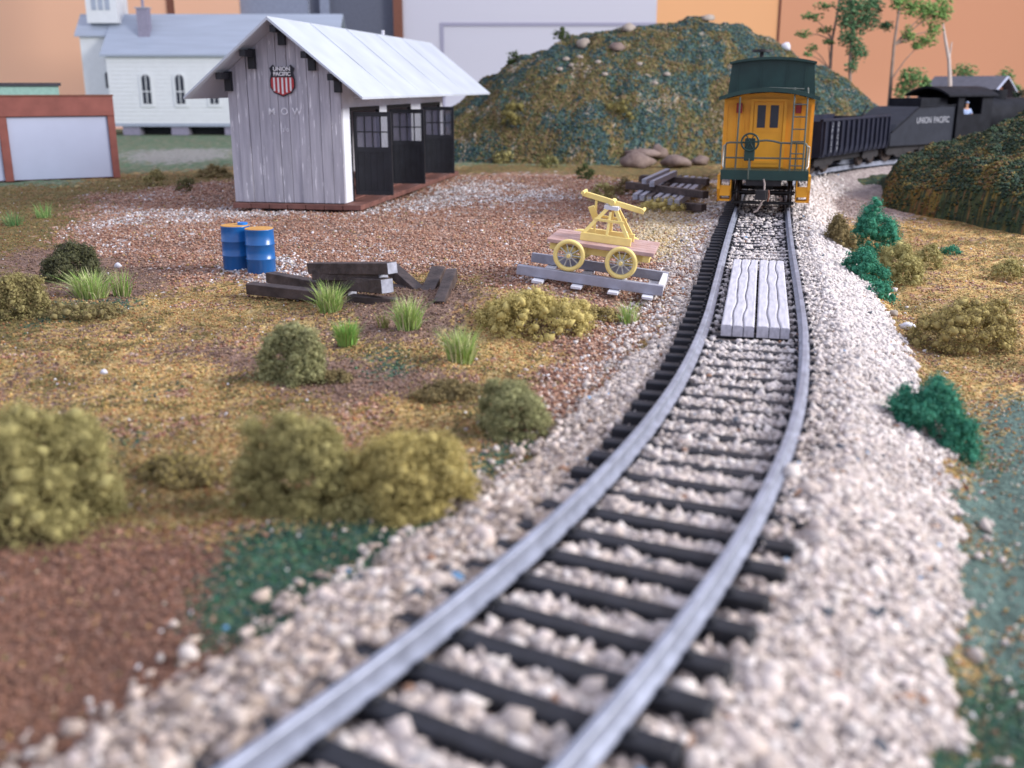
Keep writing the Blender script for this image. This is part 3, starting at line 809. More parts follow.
tuft('light green grass tuft in front of the fallen timbers', 330, 312, 40, 34)
tuft('short green grass tuft just right of the rounded bush', 347, 346, 34, 30, cols=((.20, .42, .08), (.28, .5, .12), (.40, .48, .14)))
tuft('light green tuft below the upright timber pair', 408, 330, 42, 38)
tuft('tall pale green tuft with dry blades above the dark olive bush', 460, 362, 48, 40, 360)
tuft('small green tuft in front of the handcar rails', 628, 324, 34, 26, 120)
tuft('wide light green tuft at left in front of the dark bush', 92, 298, 60, 32, 420)
tuft('pale grassy tuft just right of the wide left tuft', 122, 296, 30, 30, 120, ((.30, .42, .12), (.55, .5, .28), (.24, .4, .08)))
tuft('fresh green tuft at the far left above the bushes', 44, 218, 30, 18, 90, ((.16, .36, .10), (.3, .45, .15)))
tuft('bluish green tuft cut by the left edge near the panel building', 14, 226, 36, 18, 90, ((.12, .26, .09), (.2, .35, .13)))
tuft('tiny tuft at the left edge above the large blurred bush', 8, 296, 24, 22, 60)
tuft('small dry tuft between the two middle tufts', 384, 328, 20, 18, 60, ((.4, .34, .15), (.3, .34, .1)))


# ------------------------------------------------------------------ rocks
def rock(label, px, py, w, h, m=None, y=None, z=0, name='rock', cat='rock', group=None):
    if y: b = D(px, py, hill_y(px, py)); b.z -= .05
    else: b = P(px, py, z)
    k = pxm(b.y); rw = w / k / 2; rh = h / k
    v, f = ico()
    # subdivide once
    vv = [Vector(a) for a in v]; cache = {}; ff = []
    def mid(a, b_):
        key = (min(a, b_), max(a, b_))
        if key not in cache: vv.append((vv[a] + vv[b_]).normalized()); cache[key] = len(vv) - 1
        return cache[key]
    for a, b1, c1 in f:
        ab, bc, ca = mid(a, b1), mid(b1, c1), mid(c1, a); ff += [(a, ab, ca), (b1, bc, ab), (c1, ca, bc), (ab, bc, ca)]
    sd = int(px * 3 + py)
    vs = []
    for q in vv:
        n = .55 + .85 * float(fbm(np.array([q.x * 2.1 + sd + q.z]), np.array([q.y * 2.1 + q.z * 2.3]), sd)[0])
        vs.append((q.x * rw * n, q.y * rw * .8 * n, max(q.z, -.5) * rh * .62 * n + rh * .36))
    mb = MB(); mb.add(vs, ff, True); o = mb.build(name, m or M_rock); o.location = b
    tag(o, label, cat, group); return o


rock('brown boulder at the hill foot, widest and nearest', 636, 167, 34, 15)
rock('purplish boulder right of the widest boulder', 676, 167, 31, 13)
rock('flat grey brown boulder behind the widest boulder', 642, 156, 38, 9, None, 55)
rock('small brown boulder at the right end of the hill foot row', 700, 165, 20, 9)
rock('small grey boulder between the two large boulders', 659, 157, 18, 14, None, 55)
rock('tan rock near the top of the hill, left of two', 584, 48, 15, 11, M_rockpale, 59.2)
rock('brown grey rock near the hilltop, right of two', 617, 50, 14, 9, M_rock, 59.6)
rock('grey lavender rock on the skyline of the hill', 629, 31, 15, 8, M_rockpale, 61.5)
rock('pale rock on the hilltop in front of the orange wall', 708, 20, 14, 6, M_rockpale, 61.8)
rock('small white stone at the left hill foot beside the shed', 463, 155, 12, 13, M_whitewood, None, 0)
rock('pale blue white rock on the hill shoulder right of the caboose roof', 786, 50, 9, 9, M_whitewood, 61)
rock('small white stone on the gravel right of the wide left tuft', 118, 268, 8, 6, M_whitewood)
rock('white stone by the right sand edge, below the emerald sprig', 908, 330, 16, 9, M_whitewood, None, -.45)
rock('grey white stone left of the white stone by the sand edge', 893, 316, 10, 7, M_rockpale, None, -.4)
rock('pale flat ballast stone on the slope right of the crossing planks', 833, 322, 15, 12, M_rockpale, None, -.05)
rock('tiny white stone on the bare turf below the big left bushes', 104, 374, 7, 5, M_whitewood)
for i, (a, b) in enumerate([(566, 60), (572, 66), (580, 58), (598, 63), (640, 65), (655, 84), (667, 75), (560, 70), (605, 75)]):
    rock('cream pebble in the loose scree below the two hilltop rocks', a, b, 7, 4, M_rockpale, 58.6, group='cream scree pebbles on the hill', name='scree_pebble', cat='pebble')


# ------------------------------------------------------------------ shed
ux = Vector((.17, .985, 0)).normalized(); RS = math.atan2(-ux.x, ux.y)   # local +Y runs along the shed, +X to the right
cor = P(346, 204, .25)
shed = empty('shed', (cor.x, cor.y, 0), RS, 'weathered grey board section shed with pale roof and open black doors', 'shed')
WD, LN, ZE, ZR = 3.75, 13.6, 3.58, 5.92   # right wall at x=0, left wall at x=-WD
XM = -WD / 2
gb = MB(); nb = 11; edges = [-WD + WD * i / nb + (random.uniform(-.06, .06) if 0 < i < nb else 0) for i in range(nb + 1)]
slope = (ZR - ZE) / (WD / 2 + 1.02)
def ztop(x): return ZR - .10 - abs(x - XM) * slope
for i in range(nb):
    a, b = edges[i] + .008, edges[i + 1] - .008
    y0 = random.uniform(-.02, .02)
    pts = [(a, .27), (b, .27), (b, ztop(b))] + ([(XM, ztop(XM))] if a < XM < b else []) + [(a, ztop(a))]
    gb.prism(pts, y0 - .05, .06)
gab = gb.build('gable_wall', M_shed, shed)
bk = MB(); bk.prism([(-WD + .05, .27), (-.05, .27), (-.05, ztop(-.05)), (XM, ztop(XM) - .04), (-WD + .05, ztop(-WD + .05))], .07, .12); bk.build('gable_backing', M_gap, shed)
MB().prism([(-WD, .27), (0, .27), (0, ztop(0)), (XM, ztop(XM)), (-WD, ztop(-WD))], LN - .1, LN).build('gable_wall', M_shed, shed)
MB().bx(-WD, -WD + .1, .1, LN - .12, .27, ztop(-WD)).build('side_wall', M_shed, shed)
# right side: white boards, three openings
doors = [.80, 5.0, 9.8]; ow = 3.1
sd = MB(); ys = .07; ztopw = ztop(0) - .02
for d in doors:
    sd.bx(-.09, 0, ys, d - .06, .27, ztopw); ys = d + ow + .06
    sd.bx(-.09, 0, d - .055, d + ow + .055, 3.24, ztopw)
sd.bx(-.09, 0, ys, LN - .12, .27, ztopw); sd.build('side_wall', M_shedwhite, shed)
MB().bx(-WD + .1, -.1, .1, LN - .1, .26, .32).build('floor', M_brownbase, shed)
pf = MB()
for i in range(7): pf.bx(-WD + .0 + i * (WD + .6) / 7, -WD + (i + 1) * (WD + .6) / 7 - .02, -.25, LN + .35, .08, .24)
pf.build('platform', M_brownbase, shed, .01)
# roof: two slabs
th_ = .07; ov = 1.05
for sgn in (1, -1):
    xe = XM + sgn * (WD / 2 + 1.02)
    r = MB(); a = (XM, ZR); b = (xe, ZE)
    r.prism([(XM - sgn * .02, ZR), (xe, ZE), (xe, ZE - th_), (XM - sgn * .02, ZR - th_ - .02)], -ov, LN + 5.6)
    ro = r.build('roof', M_roof, shed)
    for yy in (2.6, 6.3, 10.0, 13.7):
        MB().prism([(XM + sgn * .03, ZR - .004), (xe - sgn * .02, ZE + .004), (xe - sgn * .02, ZE + .016), (XM + sgn * .03, ZR + .008)], yy, yy + .05).build('roof_seam', M_roof, ro)
MB().beam((XM, LN - 2.5, ZR), (XM, LN - 2.5, ZR + .18), .1, .1).build('roof_finial', M_whitewood, shed)
# rafter brackets under the front overhang
for xx in (XM - 1.78, XM - .95, XM + .08, XM + 1.02, XM + 1.83):
    z1 = ZR - abs(xx - XM) * slope - .12
    br = MB(); br.bx(xx - .11, xx + .11, -.22, -.065, z1 - .62, z1 - .02); br.bx(xx - .09, xx + .09, -.85, -.225, z1 - .26, z1 - .06)
    if xx < XM: br.bx(xx - .25, xx - .115, -.3, -.08, z1 - .22, z1 - .1)
    br.build('roof_bracket', M_black, shed)
for i, yy in enumerate((1.2, 3.0, 4.7, 6.3, 8.2, 10.1, 12.0)):
    MB().beam((.02, yy, ZE - .02), (.5, yy, ZE - .10), .07, .07).build('rafter_end', M_whitewood, shed)
# doors, hinged at the near jamb and standing open square to the wall
for d in doors:
    fr = MB(); fr.bx(-.1, .03, d - .05, d + .03, .27, 3.23); fr.bx(-.1, .03, d + ow - .03, d + ow + .05, .27, 3.23); fr.bx(-.1, .03, d + .035, d + ow - .035, 3.12, 3.23)
    fr.build('door_frame', M_black, shed)
    y = d + .12
    x0, x1, z0, z1, zm = .06, 1.32, .46, 3.10, 1.93
    dm = MB(); yy0, yy1 = y - .04, y + .04
    dm.bx(x0, x0 + .10, yy0, yy1, z0, z1); dm.bx(x1 - .10, x1, yy0, yy1, z0, z1)
    dm.bx(x0 + .10, x1 - .10, yy0, yy1, z1 - .14, z1); dm.bx(x0 + .10, x1 - .10, yy0, yy1, zm - .1, zm + .06); dm.bx(x0 + .10, x1 - .10, yy0, yy1, z0, z0 + .12)
    dm.bx(x0 + .10, x1 - .10, y - .012, y + .02, z0 + .12, zm - .1)
    for i in range(1, 5): xx = x0 + .1 + (x1 - x0 - .2) * i / 5; dm.bx(xx - .012, xx + .012, y - .022, y - .0125, z0 + .12, zm - .1)
    dl = dm.build('door', M_black, shed)
    mu = MB(); zc = (zm + .06 + z1 - .14) / 2
    for i in (1, 2, 3): xx = x0 + .1 + (x1 - x0 - .2) * i / 4; mu.bx(xx - .016, xx + .016, y - .03, y + .03, zm + .06, z1 - .14)
    for i in range(4):
        xa = x0 + .1 + (x1 - x0 - .2) * i / 4 + .017; mu.bx(xa, xa + (x1 - x0 - .2) / 4 - .034, y - .028, y + .028, zc - .016, zc + .016)
    mu.build('muntin', M_black, dl)
    MB().bx(x0 + .1, x1 - .1, y - .004, y + .004, zm + .06, z1 - .14).build('pane', M_glass, dl)


def text(body, size, m, parent, loc, rot, name='lettering', ext=.004, sx=1, sp=1.0, bold=0):
    cu = bpy.data.curves.new(name, 'FONT'); cu.body = body; cu.size = size; cu.align_x = 'CENTER'; cu.align_y = 'CENTER'; cu.extrude = ext
    cu.space_character = sp; cu.offset = bold; cu.materials.append(m)
    o = bpy.data.objects.new(name, cu); C.objects.link(o); bpy.context.view_layer.update()
    me = bpy.data.meshes.new_from_object(o); bpy.data.objects.remove(o); bpy.data.curves.remove(cu)
    o = bpy.data.objects.new(name, me); C.objects.link(o); o.parent = parent; o.location = loc; o.rotation_euler = rot; o.scale = (sx, 1, 1); return o


def shield_pts(k, cx_, cz):
    h = [(0, .42), (.22, .40), (.30, .47), (.42, .36), (.37, .22), (.42, .02), (.42, -.22), (.30, -.40), (.12, -.47), (0, -.52)]
    p = h + [(-a, b) for a, b in h[-2:0:-1]]
    return [(cx_ + a * k, cz + b * k) for a, b in p]


sx_, sz_ = XM + .0, 4.08
sh = MB().prism(shield_pts(.98, sx_, sz_), -.10, -.072).build('shield_emblem', M_shieldb, shed)
def clip_low(pts, zc):  # lower part of the shield
    return [(a, min(b, zc)) for a, b in pts]
MB().prism([p for p in clip_low(shield_pts(.90, sx_, sz_), sz_ + .08)], -.106, -.1005).build('emblem_field', M_shieldr, sh)
for i in range(5):
    xx = sx_ + (i - 2) * .135; zb = sz_ - .42 + abs(i - 2) * .045
    MB().bx(xx - .028, xx + .028, -.112, -.1065, zb, sz_ + .07).build('emblem_stripe', M_white, sh)
text('UNION', .17, M_white, sh, (sx_, -.108, sz_ + .33), (math.pi / 2, 0, 0), bold=.006)
text('PACIFIC', .16, M_white, sh, (sx_, -.108, sz_ + .18), (math.pi / 2, 0, 0), bold=.006)
for ch, dx in (('M', -.42), ('O', 0), ('W', .42)):
    text(ch, .30, M_faint, shed, (sx_ + .0 + dx, -.078, 3.12), (math.pi / 2, 0, 0), bold=.004)
for ch, dx in (('3', -.07), ('0', .07)): text(ch, .16, M_faint, shed, (sx_ + dx, -.078, 2.55), (math.pi / 2, 0, 0))


# ------------------------------------------------------------------ drums
def drum(label, px, py):
    b = P(px, py, 0); b.z = gz(b.x, b.y); t = empty('oil_drum', b, random.uniform(0, 6), label, 'drum', 'blue drums on the gravel')
    prof = [(0, 0), (.29, 0), (.305, .02), (.305, .29), (.322, .305), (.305, .32), (.305, .60), (.322, .615), (.305, .63), (.305, .92), (.312, .935), (.29, .94)]
    n = 36; mb = MB(); vs = []
    for r, z in prof:
        for k in range(n): a = 2 * math.pi * k / n; vs.append((r * math.cos(a), r * math.sin(a), z))
    fs = [(i * n + k, i * n + (k + 1) % n, (i + 1) * n + (k + 1) % n, (i + 1) * n + k) for i in range(len(prof) - 1) for k in range(n)]
    mb.add(vs, fs, True).build('drum_body', M_blue, t)
    lid = MB().tube([(0, 0, .925), (0, 0, .952)], .298, 36).build('lid', M_rust, t); return t


d1 = drum('blue drum standing behind and left of its twin beside fallen timbers', 238, 270)
d2 = drum('blue drum in front at right, nearest the fallen timbers', 262, 273)
MB().tube([(.05, .16, .952), (.05, .16, 1.0)], .11, 16).build('bung_cap', M_bluecap, d1).location = (0, 0, 0)
d1.rotation_euler = (0, 0, -.9); d2.rotation_euler = (0, 0, .3)


# ------------------------------------------------------------------ fallen timbers
def timber(label, a, b, za, zb, w=.23, h=.21, pale_end=True, m=None, name='timber', group='dark timbers lying in a heap', cat='timber', nail=True):
    A_ = P(a[0], a[1], za); B_ = P(b[0], b[1], zb); mid = (A_ + B_) / 2
    t = empty(name, (mid.x, mid.y, min(za, zb) - h / 2), 0, label, cat, group); o0 = Vector(t.location)
    MB().beam(A_ - o0, B_ - o0, w, h, jit=.008).build('beam_body', m or M_oldtie, t, .012)
    if pale_end:
        d = (B_ - A_).normalized(); MB().beam(B_ - o0 + d * .004, B_ - o0 + d * .012, w * .93, h * .93).build('cut_end', M_endgrain, t)
    return t


timber('long dark timber lowest at the left, nearest the drums', (250, 288), (322, 296), .12, .12)
timber('dark timber lying just behind the lowest left one', (270, 277), (352, 292), .14, .14)
timber('topmost long timber of the heap with a pale cut end', (312, 268), (392, 268), .50, .78)
timber('second timber from the top with a pale cut end', (316, 274), (383, 275), .40, .60)
timber('broad brown timber under the upper two, pale square end facing right', (322, 281), (387, 286), .22, .46, .26, .26)
timber('timber slanting down toward the upright pair', (391, 268), (420, 294), .45, .12, pale_end=False)
timber('short timber lying under the middle of the heap', (350, 300), (398, 304), .12, .12, pale_end=False)
timber('short cross timber propping up the leaning pair', (418, 282), (456, 283), .12, .12, pale_end=False)
timber('rear timber under the heap, mostly hidden', (345, 284), (410, 292), .12, .12, pale_end=False)
timber('left timber of the leaning pair, pointing at the viewer', (439, 271), (427, 297), .46, .14, .26, .22, False)
timber('right timber of the leaning pair with a pale far end', (439, 307), (452, 274), .14, .50, .2, .22)

# stack of timbers by the caboose
st = P(668, 194, 0); u2 = Vector((.93, -.37, 0)).normalized(); v2 = Vector((.37, .93, 0))
def tstack(label, a, b, w, h, m, pale=False):
    A_ = Vector(a); B_ = Vector(b); mid = (A_ + B_) / 2; t = empty('stacked_timber', (mid.x, mid.y, min(A_.z, B_.z) - h / 2), 0, label, 'timber', 'timbers stacked beside the caboose')
    o0 = Vector(t.location); MB().beam(A_ - o0, B_ - o0, w, h, jit=.01).build('beam_body', m, t, .012)
    if pale: d = (A_ - B_).normalized(); MB().beam(A_ - o0 + d * .004, A_ - o0 + d * .012, w * .9, h * .9).build('cut_end', M_endgrain, t)
for i, (a, b, z, lb) in enumerate([((686, 206), (704, 208), .14, 'black stacked timber lowest at the front right'), ((640, 179), (708, 183), .14, 'black stacked timber lowest at the back')]):
    tstack(lb, P(*a, z), P(*b, z), .26, .24, M_oldtie)
for i in range(7):
    f = i / 6; a = P(635 + 42 * f, 197 + 6 * f, .28); b = P(668 + 38 * f, 176 + 4 * f, .28)
    tstack('%s grey timber in the middle layer of the stack beside the caboose' % ('first second third fourth fifth sixth seventh'.split()[i] + ' from the left'), a, b, .17, .2, M_oldtie if i == 2 else M_greywood, True)
tstack('black timber laid across the front top of the grey ones', P(628, 185, .48), P(706, 195, .48), .26, .24, M_oldtie)
tstack('black timber laid across the back top of the grey ones', P(642, 178, .48), P(708, 182, .48), .26, .24, M_oldtie)
tstack('loose grey timber leaning on top of the stack at left', P(644, 182, .66), P(668, 171, .68), .17, .2, M_greywood, True)
tstack('loose grey timber on top of the stack, right of the other loose one', P(652, 184, .66), P(675, 173, .68), .17, .2, M_greywood, True)

# ------------------------------------------------------------------ handcar on its set-off rails
ang = R(-12); tilt = R(6.3); hl = 2.82
ra = P(662, 300, .02); hd = Vector((math.cos(ang), math.sin(ang), 0)); nrm = Vector((-math.sin(ang), math.cos(ang), 0))
hc = ra - hd * hl / 2 + nrm * .755
g0 = .02 + math.sin(tilt) * hl / 2 + .03
so = empty('setoff_track', (hc.x, hc.y, g0 - .02), ang, 'short grey wooden rail pair on white cross pieces under the handcar', 'set-off track'); so.rotation_euler = (0, tilt, ang)
for sg in (-1, 1): MB().box((0, sg * .755, .17), (hl, .13, .19), None, .006).build('timber_rail', M_greywood, so, .01)
for xx in (-.95, -.2, .5, 1.15): MB().box((xx, -.05, .035), (.20, 2.0, .05), None, .006).build('cross_piece', M_whitewood, so, .006)
MB().box((hl / 2 - .06, 0, .17), (.10, 1.36, .16)).build('end_stop', M_whitewood, so)
hcO = empty('handcar', (hc.x + .24 * math.sin(tilt), hc.y, g0 + .245 * math.cos(tilt)), ang, 'yellow pump handcar with spoked wheels and red brown deck', 'handcar'); hcO.rotation_euler = (0, tilt, ang)
wr = .31
for xx in (-.44, .56):
    ax = MB().tube([(xx, -.86, wr), (xx, .86, wr)], .035, 10).build('axle', M_yellow, hcO)
    for sg in (-1, 1):
        w_o = MB().torus((xx, sg * .755, wr), wr - .045, .045, (0, 1, 0), 36, 8).build('wheel', M_yellow, hcO)
        sp = MB()
        for k in range(10): a = 2 * math.pi * k / 10; sp.tube([(xx, sg * .755, wr), (xx + (wr - .06) * math.cos(a), sg * .755, wr + (wr - .06) * math.sin(a))], .013, 6)
        sp.build('spoke', M_spoke, w_o)
        MB().tube([(xx, sg * .755 - .06, wr), (xx, sg * .755 + .06, wr)], .07, 14).build('hub', M_spoke, w_o)
dk = MB()
for k in range(6): dk.box((.12, -.62 + k * .25, .535), (2.05, .235, .07), None, .004)
dk.build('deck', M_deckred, hcO, .008)
fr = MB()
for sg in (-.5, .5): fr.box((.12, sg, .425), (1.9, .12, .16))
for xx in (-.78, -.2, .3, 1.0): fr.box((xx, 0, .427), (.13, 1.3, .12))
fr.build('frame', M_yellow, hcO, .006)
for sg in (-1, 1):
    [MB().box((xx, sg * .62, .36), (.20, .1, .2)).build('axle_box', M_yellow, hcO) for xx in (-.44, .56)]
z0 = .57; ztp = 1.20
for sg in (-.34, .30):
    af = MB(); af.box((.17, sg, z0 + .08), (.98, .11, .15))
    af.beam((-.27, sg, z0 + .15), (.10, sg * .5, ztp), .07, .07, (0, 1, 0)); af.beam((.58, sg, z0 + .15), (.27, sg * .5, ztp), .07, .07, (0, 1, 0))
    af.beam((.18, sg, z0 + .15), (.18, sg * .55, ztp - .05), .05, .05, (0, 1, 0))
    af.beam((-.12, sg * .8, z0 + .42), (.47, sg * .8, z0 + .42), .04, .05)
    af.build('pump_stand', M_yellow, hcO, .006)
MB().box((.18, 0, ztp + .03), (.28, .42, .07)).build('stand_cap', M_whitewood, hcO)
wb = MB().beam((-.42, 0, ztp + .22), (.80, 0, ztp + .02), .09, .10).build('walking_beam', M_yellow, hcO, .008)
MB().tube([(.18, -.2, ztp + .13), (.18, .2, ztp + .13)], .055, 12).build('pivot', M_yellow, hcO)
for (xx, zz) in ((-.40, ztp + .25), (.78, ztp + .05)):
    MB().tube([(xx, -.24, zz), (xx, .24, zz)], .035, 10).build('pump_handle', M_yellow, hcO)
MB().beam((-.15, 0, ztp + .18), (-.10, 0, z0 + .02), .045, .045, (0, 1, 0)).build('pump_rod', M_yellow, hcO)
MB().beam((-.22, -.1, ztp + .0), (-.10, .0, ztp - .25), .12, .05, (0, 1, 0)).build('crank_arm', M_yellow, hcO)


# ------------------------------------------------------------------ rolling stock
def wheelset(parent, y, m=M_wheelface):
    ax = MB().tube([(-.9, y, .42), (.9, y, .42)], .07, 10).build('axle', M_dark, parent)
    for sg in (-1, 1):
        wb_ = MB(); wb_.tube([(sg * .70, y, .42), (sg * .72, y, .42)], .47, 28); wb_.tube([(sg * .721, y, .42), (sg * .83, y, .42)], .42, 28)
        wb_.build('wheel', m, ax)
        MB().torus((sg * .775, y, .42), .405, .02, (1, 0, 0), 28, 6).build('tread', M_steel, ax)


def truck(parent, y):
    for dy in (-.85, .85): wheelset(parent, y + dy)
    for sg in (-1, 1):
        f = MB(); f.prism([(y - 1.2, .40), (y - 1.1, .62), (y - .4, .66), (y + .4, .66), (y + 1.1, .62), (y + 1.2, .40), (y + .95, .30), (y + .5, .34), (y + .3, .2), (y - .3, .2), (y - .5, .34), (y - .95, .30)], sg * .93, sg * 1.03, 'x')
        f.build('truck_frame', M_dark, parent)


sc_ = s_at_y(30.5); x0, y0, _ = track(sc_); x1, y1, _ = track(sc_ + 9); hh = math.atan2(x1 - x0, y1 - y0)
cb = empty('caboose', (x0, y0, RAIL), -hh, 'yellow orange caboose with dark green roof and end platform on the track', 'caboose')
bw = 1.29
body = MB(); body.bx(-bw, bw, .95, 12.1, .95, 3.12)
body.prism([(-bw, 3.121), (bw, 3.121), (.7, 3.27), (0, 3.32), (-.7, 3.27)], .95, 12.1)
body.build('body', M_orange, cb)
bt = MB()
for xx in (-1.2, -.95, -.7, .72, .95, 1.2): bt.bx(xx - .018, xx + .018, .915, .948, 1.16, 3.1)
bt.bx(-1.285, 1.285, .90, .9145, 2.98, 3.12)
bt.build('end_batten', M_orange, cb)
def arc(w, zc, rise, n=12): return [(w * (2 * i / n - 1), zc + rise * (1 - (2 * i / n - 1) ** 2)) for i in range(n + 1)]
top = arc(1.40, 3.20, .26); bot = arc(1.40, 3.10, .24)[::-1]
MB().prism(top + bot, -.05, 13.0).build('roof', M_cgreen, cb)
cu = MB(); cu.prism([(-1.33, 3.22), (1.33, 3.22), (1.24, 4.2)] + [(a, b) for a, b in arc(1.24, 4.2, .12)[::-1][1:-1]] + [(-1.24, 4.2)], 3.2, 5.8)
cu.build('cupola', M_cgreen, cb)
cr = MB(); cr.prism(arc(1.31, 4.22, .15) + arc(1.31, 4.16, .13)[::-1], 3.0, 6.0); cr.build('cupola_roof', M_cgreen, cb)
lr = MB()
for xx in (-1.05, -.35, .45, 1.0): lr.bx(xx - .02, xx + .02, 3.17, 3.2, 3.3, 4.2)
lr.build('cupola_batten', M_cgreen, cb)
MB().tube([(-.45, 7, 3.3), (-.45, 7, 4.72)], .07, 10).build('smokestack', M_dark, cb)
MB().tube([(-.45, 7, 4.62), (-.45, 7, 4.70)], .33, 16).build('stack_cap', M_dark, cb)
# door
dr = MB(); dr.bx(-.42, .42, .885, .945, 1.18, 3.06); dr_o = dr.build('door', M_orange, cb, .01)
fr = MB(); fr.bx(-.52, -.43, .86, .944, 1.18, 3.14); fr.bx(.43, .52, .86, .944, 1.18, 3.14); fr.bx(-.43, .43, .86, .944, 3.065, 3.14); fr.build('door_frame', M_orange, cb)
for xx in (-.2, .17): MB().bx(xx - .115, xx + .115, .870, .884, 2.32, 2.96).build('door_window', M_window, dr_o)
for a, b in ((-.36, -.03), (.03, .36)): pass
for q_ in ((-.36, .36, 2.2, 2.26), (-.36, .36, 2.985, 3.03), (-.36, .36, 1.3, 1.36), (-.03, .03, 2.27, 2.98)): MB().bx(q_[0], q_[1], .865, .884, q_[2], q_[3]).build('door_rail', M_orange, dr_o)
for sg, nm in ((-1, 0), (1, 1)): MB().bx(sg * .84 - .08, sg * .84 + .08, .70, .90, 2.74, 3.02).build('marker_lamp', M_red, cb)
MB().bx(-1.24, 1.24, -.05, .948, .98, 1.14).build('platform', M_cgreen, cb, .01)
MB().bx(-1.24, 1.24, -.09, -.051, .88, 1.16).build('end_sill', M_cgreen, cb)
# railing
def tb(pts, r, m, name): return MB().tube(pts, r, 8).build(name, m, cb)
for sg in (-1, 1):
    tb([(sg * 1.14, 0, 1.1), (sg * 1.14, 0, 1.83), (sg * 1.11, 0, 1.91), (sg * 1.0, 0, 1.93), (sg * .4, 0, 1.93)], .028, M_handrail, 'railing')
    tb([(sg * 1.16, .03, 1.2), (sg * 1.22, .45, 1.25), (sg * 1.22, .5, 1.8), (sg * 1.16, .03, 1.85)], .024, M_spoke, 'grab_iron')
    tb([(sg * .42, 0, 1.1), (sg * .42, 0, 1.93)], .024, M_handrail, 'railing_post')
tb([(-.4, 0, 1.93), (-.2, 0, 1.98), (0, 0, 2.0), (.2, 0, 1.98), (.4, 0, 1.93)], .028, M_handrail, 'railing')
tb([(-1.14, 0, 1.5), (1.14, 0, 1.5)], .024, M_handrail, 'railing')
tb([(.85, 0, 1.1), (.85, 0, 1.93)], .02, M_handrail, 'railing_post')
bwh = MB().torus((-.45, -.14, 1.95), .24, .028, (0, 1, 0), 26, 8).build('brake_wheel', M_cgreen, cb)
sp = MB(); [sp.tube([(-.45, -.14, 1.95), (-.45 + .24 * math.cos(a), -.14, 1.95 + .24 * math.sin(a))], .018, 6) for a in [k * math.pi / 3 for k in range(6)]]; sp.tube([(-.45, -.14, 1.95), (-.45, -.06, 1.95)], .06, 10); sp.build('spoke', M_cgreen, bwh)
MB().bx(-.60, -.30, -.11, -.04, 1.42, 2.06).build('brake_housing', M_cgreen, cb, .03)
tb([(-.45, -.1, .9), (-.45, -.1, 1.5)], .022, M_handrail, 'brake_shaft')
tb([(-.83, -.02, 1.1), (-.8, -.03, 3.2)], .026, M_handrail, 'roof_post')
ld = MB()
for xx in (.70, 1.06): ld.tube([(xx, -.06, 1.1), (xx, -.06, 3.05), (xx, .05, 3.36), (xx, .5, 3.44)], .024, 8)
for k in range(6): ld.tube([(.70, -.06, 1.3 + k * .34), (1.06, -.06, 1.3 + k * .34)], .02, 6)
ld.build('ladder', M_handrail, cb)
tb([(-.15, -.02, 3.38), (.0, -.03, 3.45), (.95, -.03, 3.42)], .02, M_handrail, 'roof_grab')
for sg in (-1, 1):
    s_ = MB(); s_.prism([(-.02, 1.0), (.85, 1.0), (.78, .22), (.25, .22), (-.02, .6)], sg * 1.24, sg * 1.32, 'x')
    s_.prism([(-.02, .975), (.85, .975), (.78, .24), (.25, .24), (-.02, .6)], sg * .92, sg * .95, 'x')
    s_.bx(sg * .951, sg * 1.239, .1, .6, .24, .29); s_.bx(sg * .951, sg * 1.239, .3, .75, .58, .62); s_.bx(sg * .951, sg * 1.239, .03, .07, .40, .70)
    s_.build('steps', M_orange, cb)
truck(cb, 1.9); truck(cb, 10.6)
MB().bx(-.25, .25, 1, 11.8, .5, .94).build('centre_sill', M_dark, cb)
bm_ = MB(); bm_.bx(-.9, .9, .55, .70, .12, .2); bm_.bx(-.14, .14, -.5, .3, .38, .62); bm_.bx(-.2, .1, -.62, -.5, .36, .64); bm_.bx(-.5, .5, .0, .6, .7, .95); bm_.build('coupler', M_dark, cb, .02)
tb([(.0, -.1, .9), (.04, -.35, .8), (.04, -.42, .45), (-.04, -.45, .2), (-.12, -.5, .05), (-.22, -.52, .0)], .026, M_hose, 'air_hose')
tb([(.16, -.2, .6), (.18, -.3, .45), (.15, -.28, .3)], .025, M_frame1, 'air_hose')
MB().bx(-.95, .95, .5, .56, .46, .50).build('brake_beam', M_dark, cb)


def car_at(name, s0, ln, label, cat):
    x0, y0, _ = track(s0); x1, y1, _ = track(s0 + ln); h_ = math.atan2(x1 - x0, y1 - y0)
    return empty(name, (x0, y0, RAIL - .03), -h_, label, cat)


def side_text(body, size, parent, x, y, z, m=M_white, sx=1, vert=False):
    return text(body, size, m, parent, (x, y, z), (math.pi / 2, 0, math.pi / 2), sx=sx, bold=.004)


gs = sc_ + 13.7; gl = 9.6
gd = car_at('gondola', gs, gl, 'black ribbed gondola car coupled ahead of the caboose', 'railroad car')
g = MB(); g.bx(-1.3, 1.3, 0.2, gl - .2, .72, .82); g.bx(-1.35, -1.28, .2, gl - .2, .82, 2.15); g.bx(1.28, 1.35, .2, gl - .2, .82, 2.15); g.bx(-1.28, 1.28, .2, .28, .82, 2.15); g.bx(-1.28, 1.28, gl - .28, gl - .2, .82, 2.15)
g.build('body', M_gond, gd)
for sg in (-1, 1):
    tr = MB(); tr.bx(sg * 1.28 - .02, sg * 1.40, .15, gl - .15, 2.151, 2.24); tr.build('top_rail', M_gond, gd)
    for k in range(14):
        yy = .35 + k * (gl - .7) / 13; MB().prism([(sg * 1.351, 2.14), (sg * 1.46, 2.14), (sg * 1.46, 1.1), (sg * 1.38, .72), (sg * 1.351, .72)], yy - .05, yy + .05).build('rib', M_gond, gd)
for k, chs in enumerate('U P'): pass
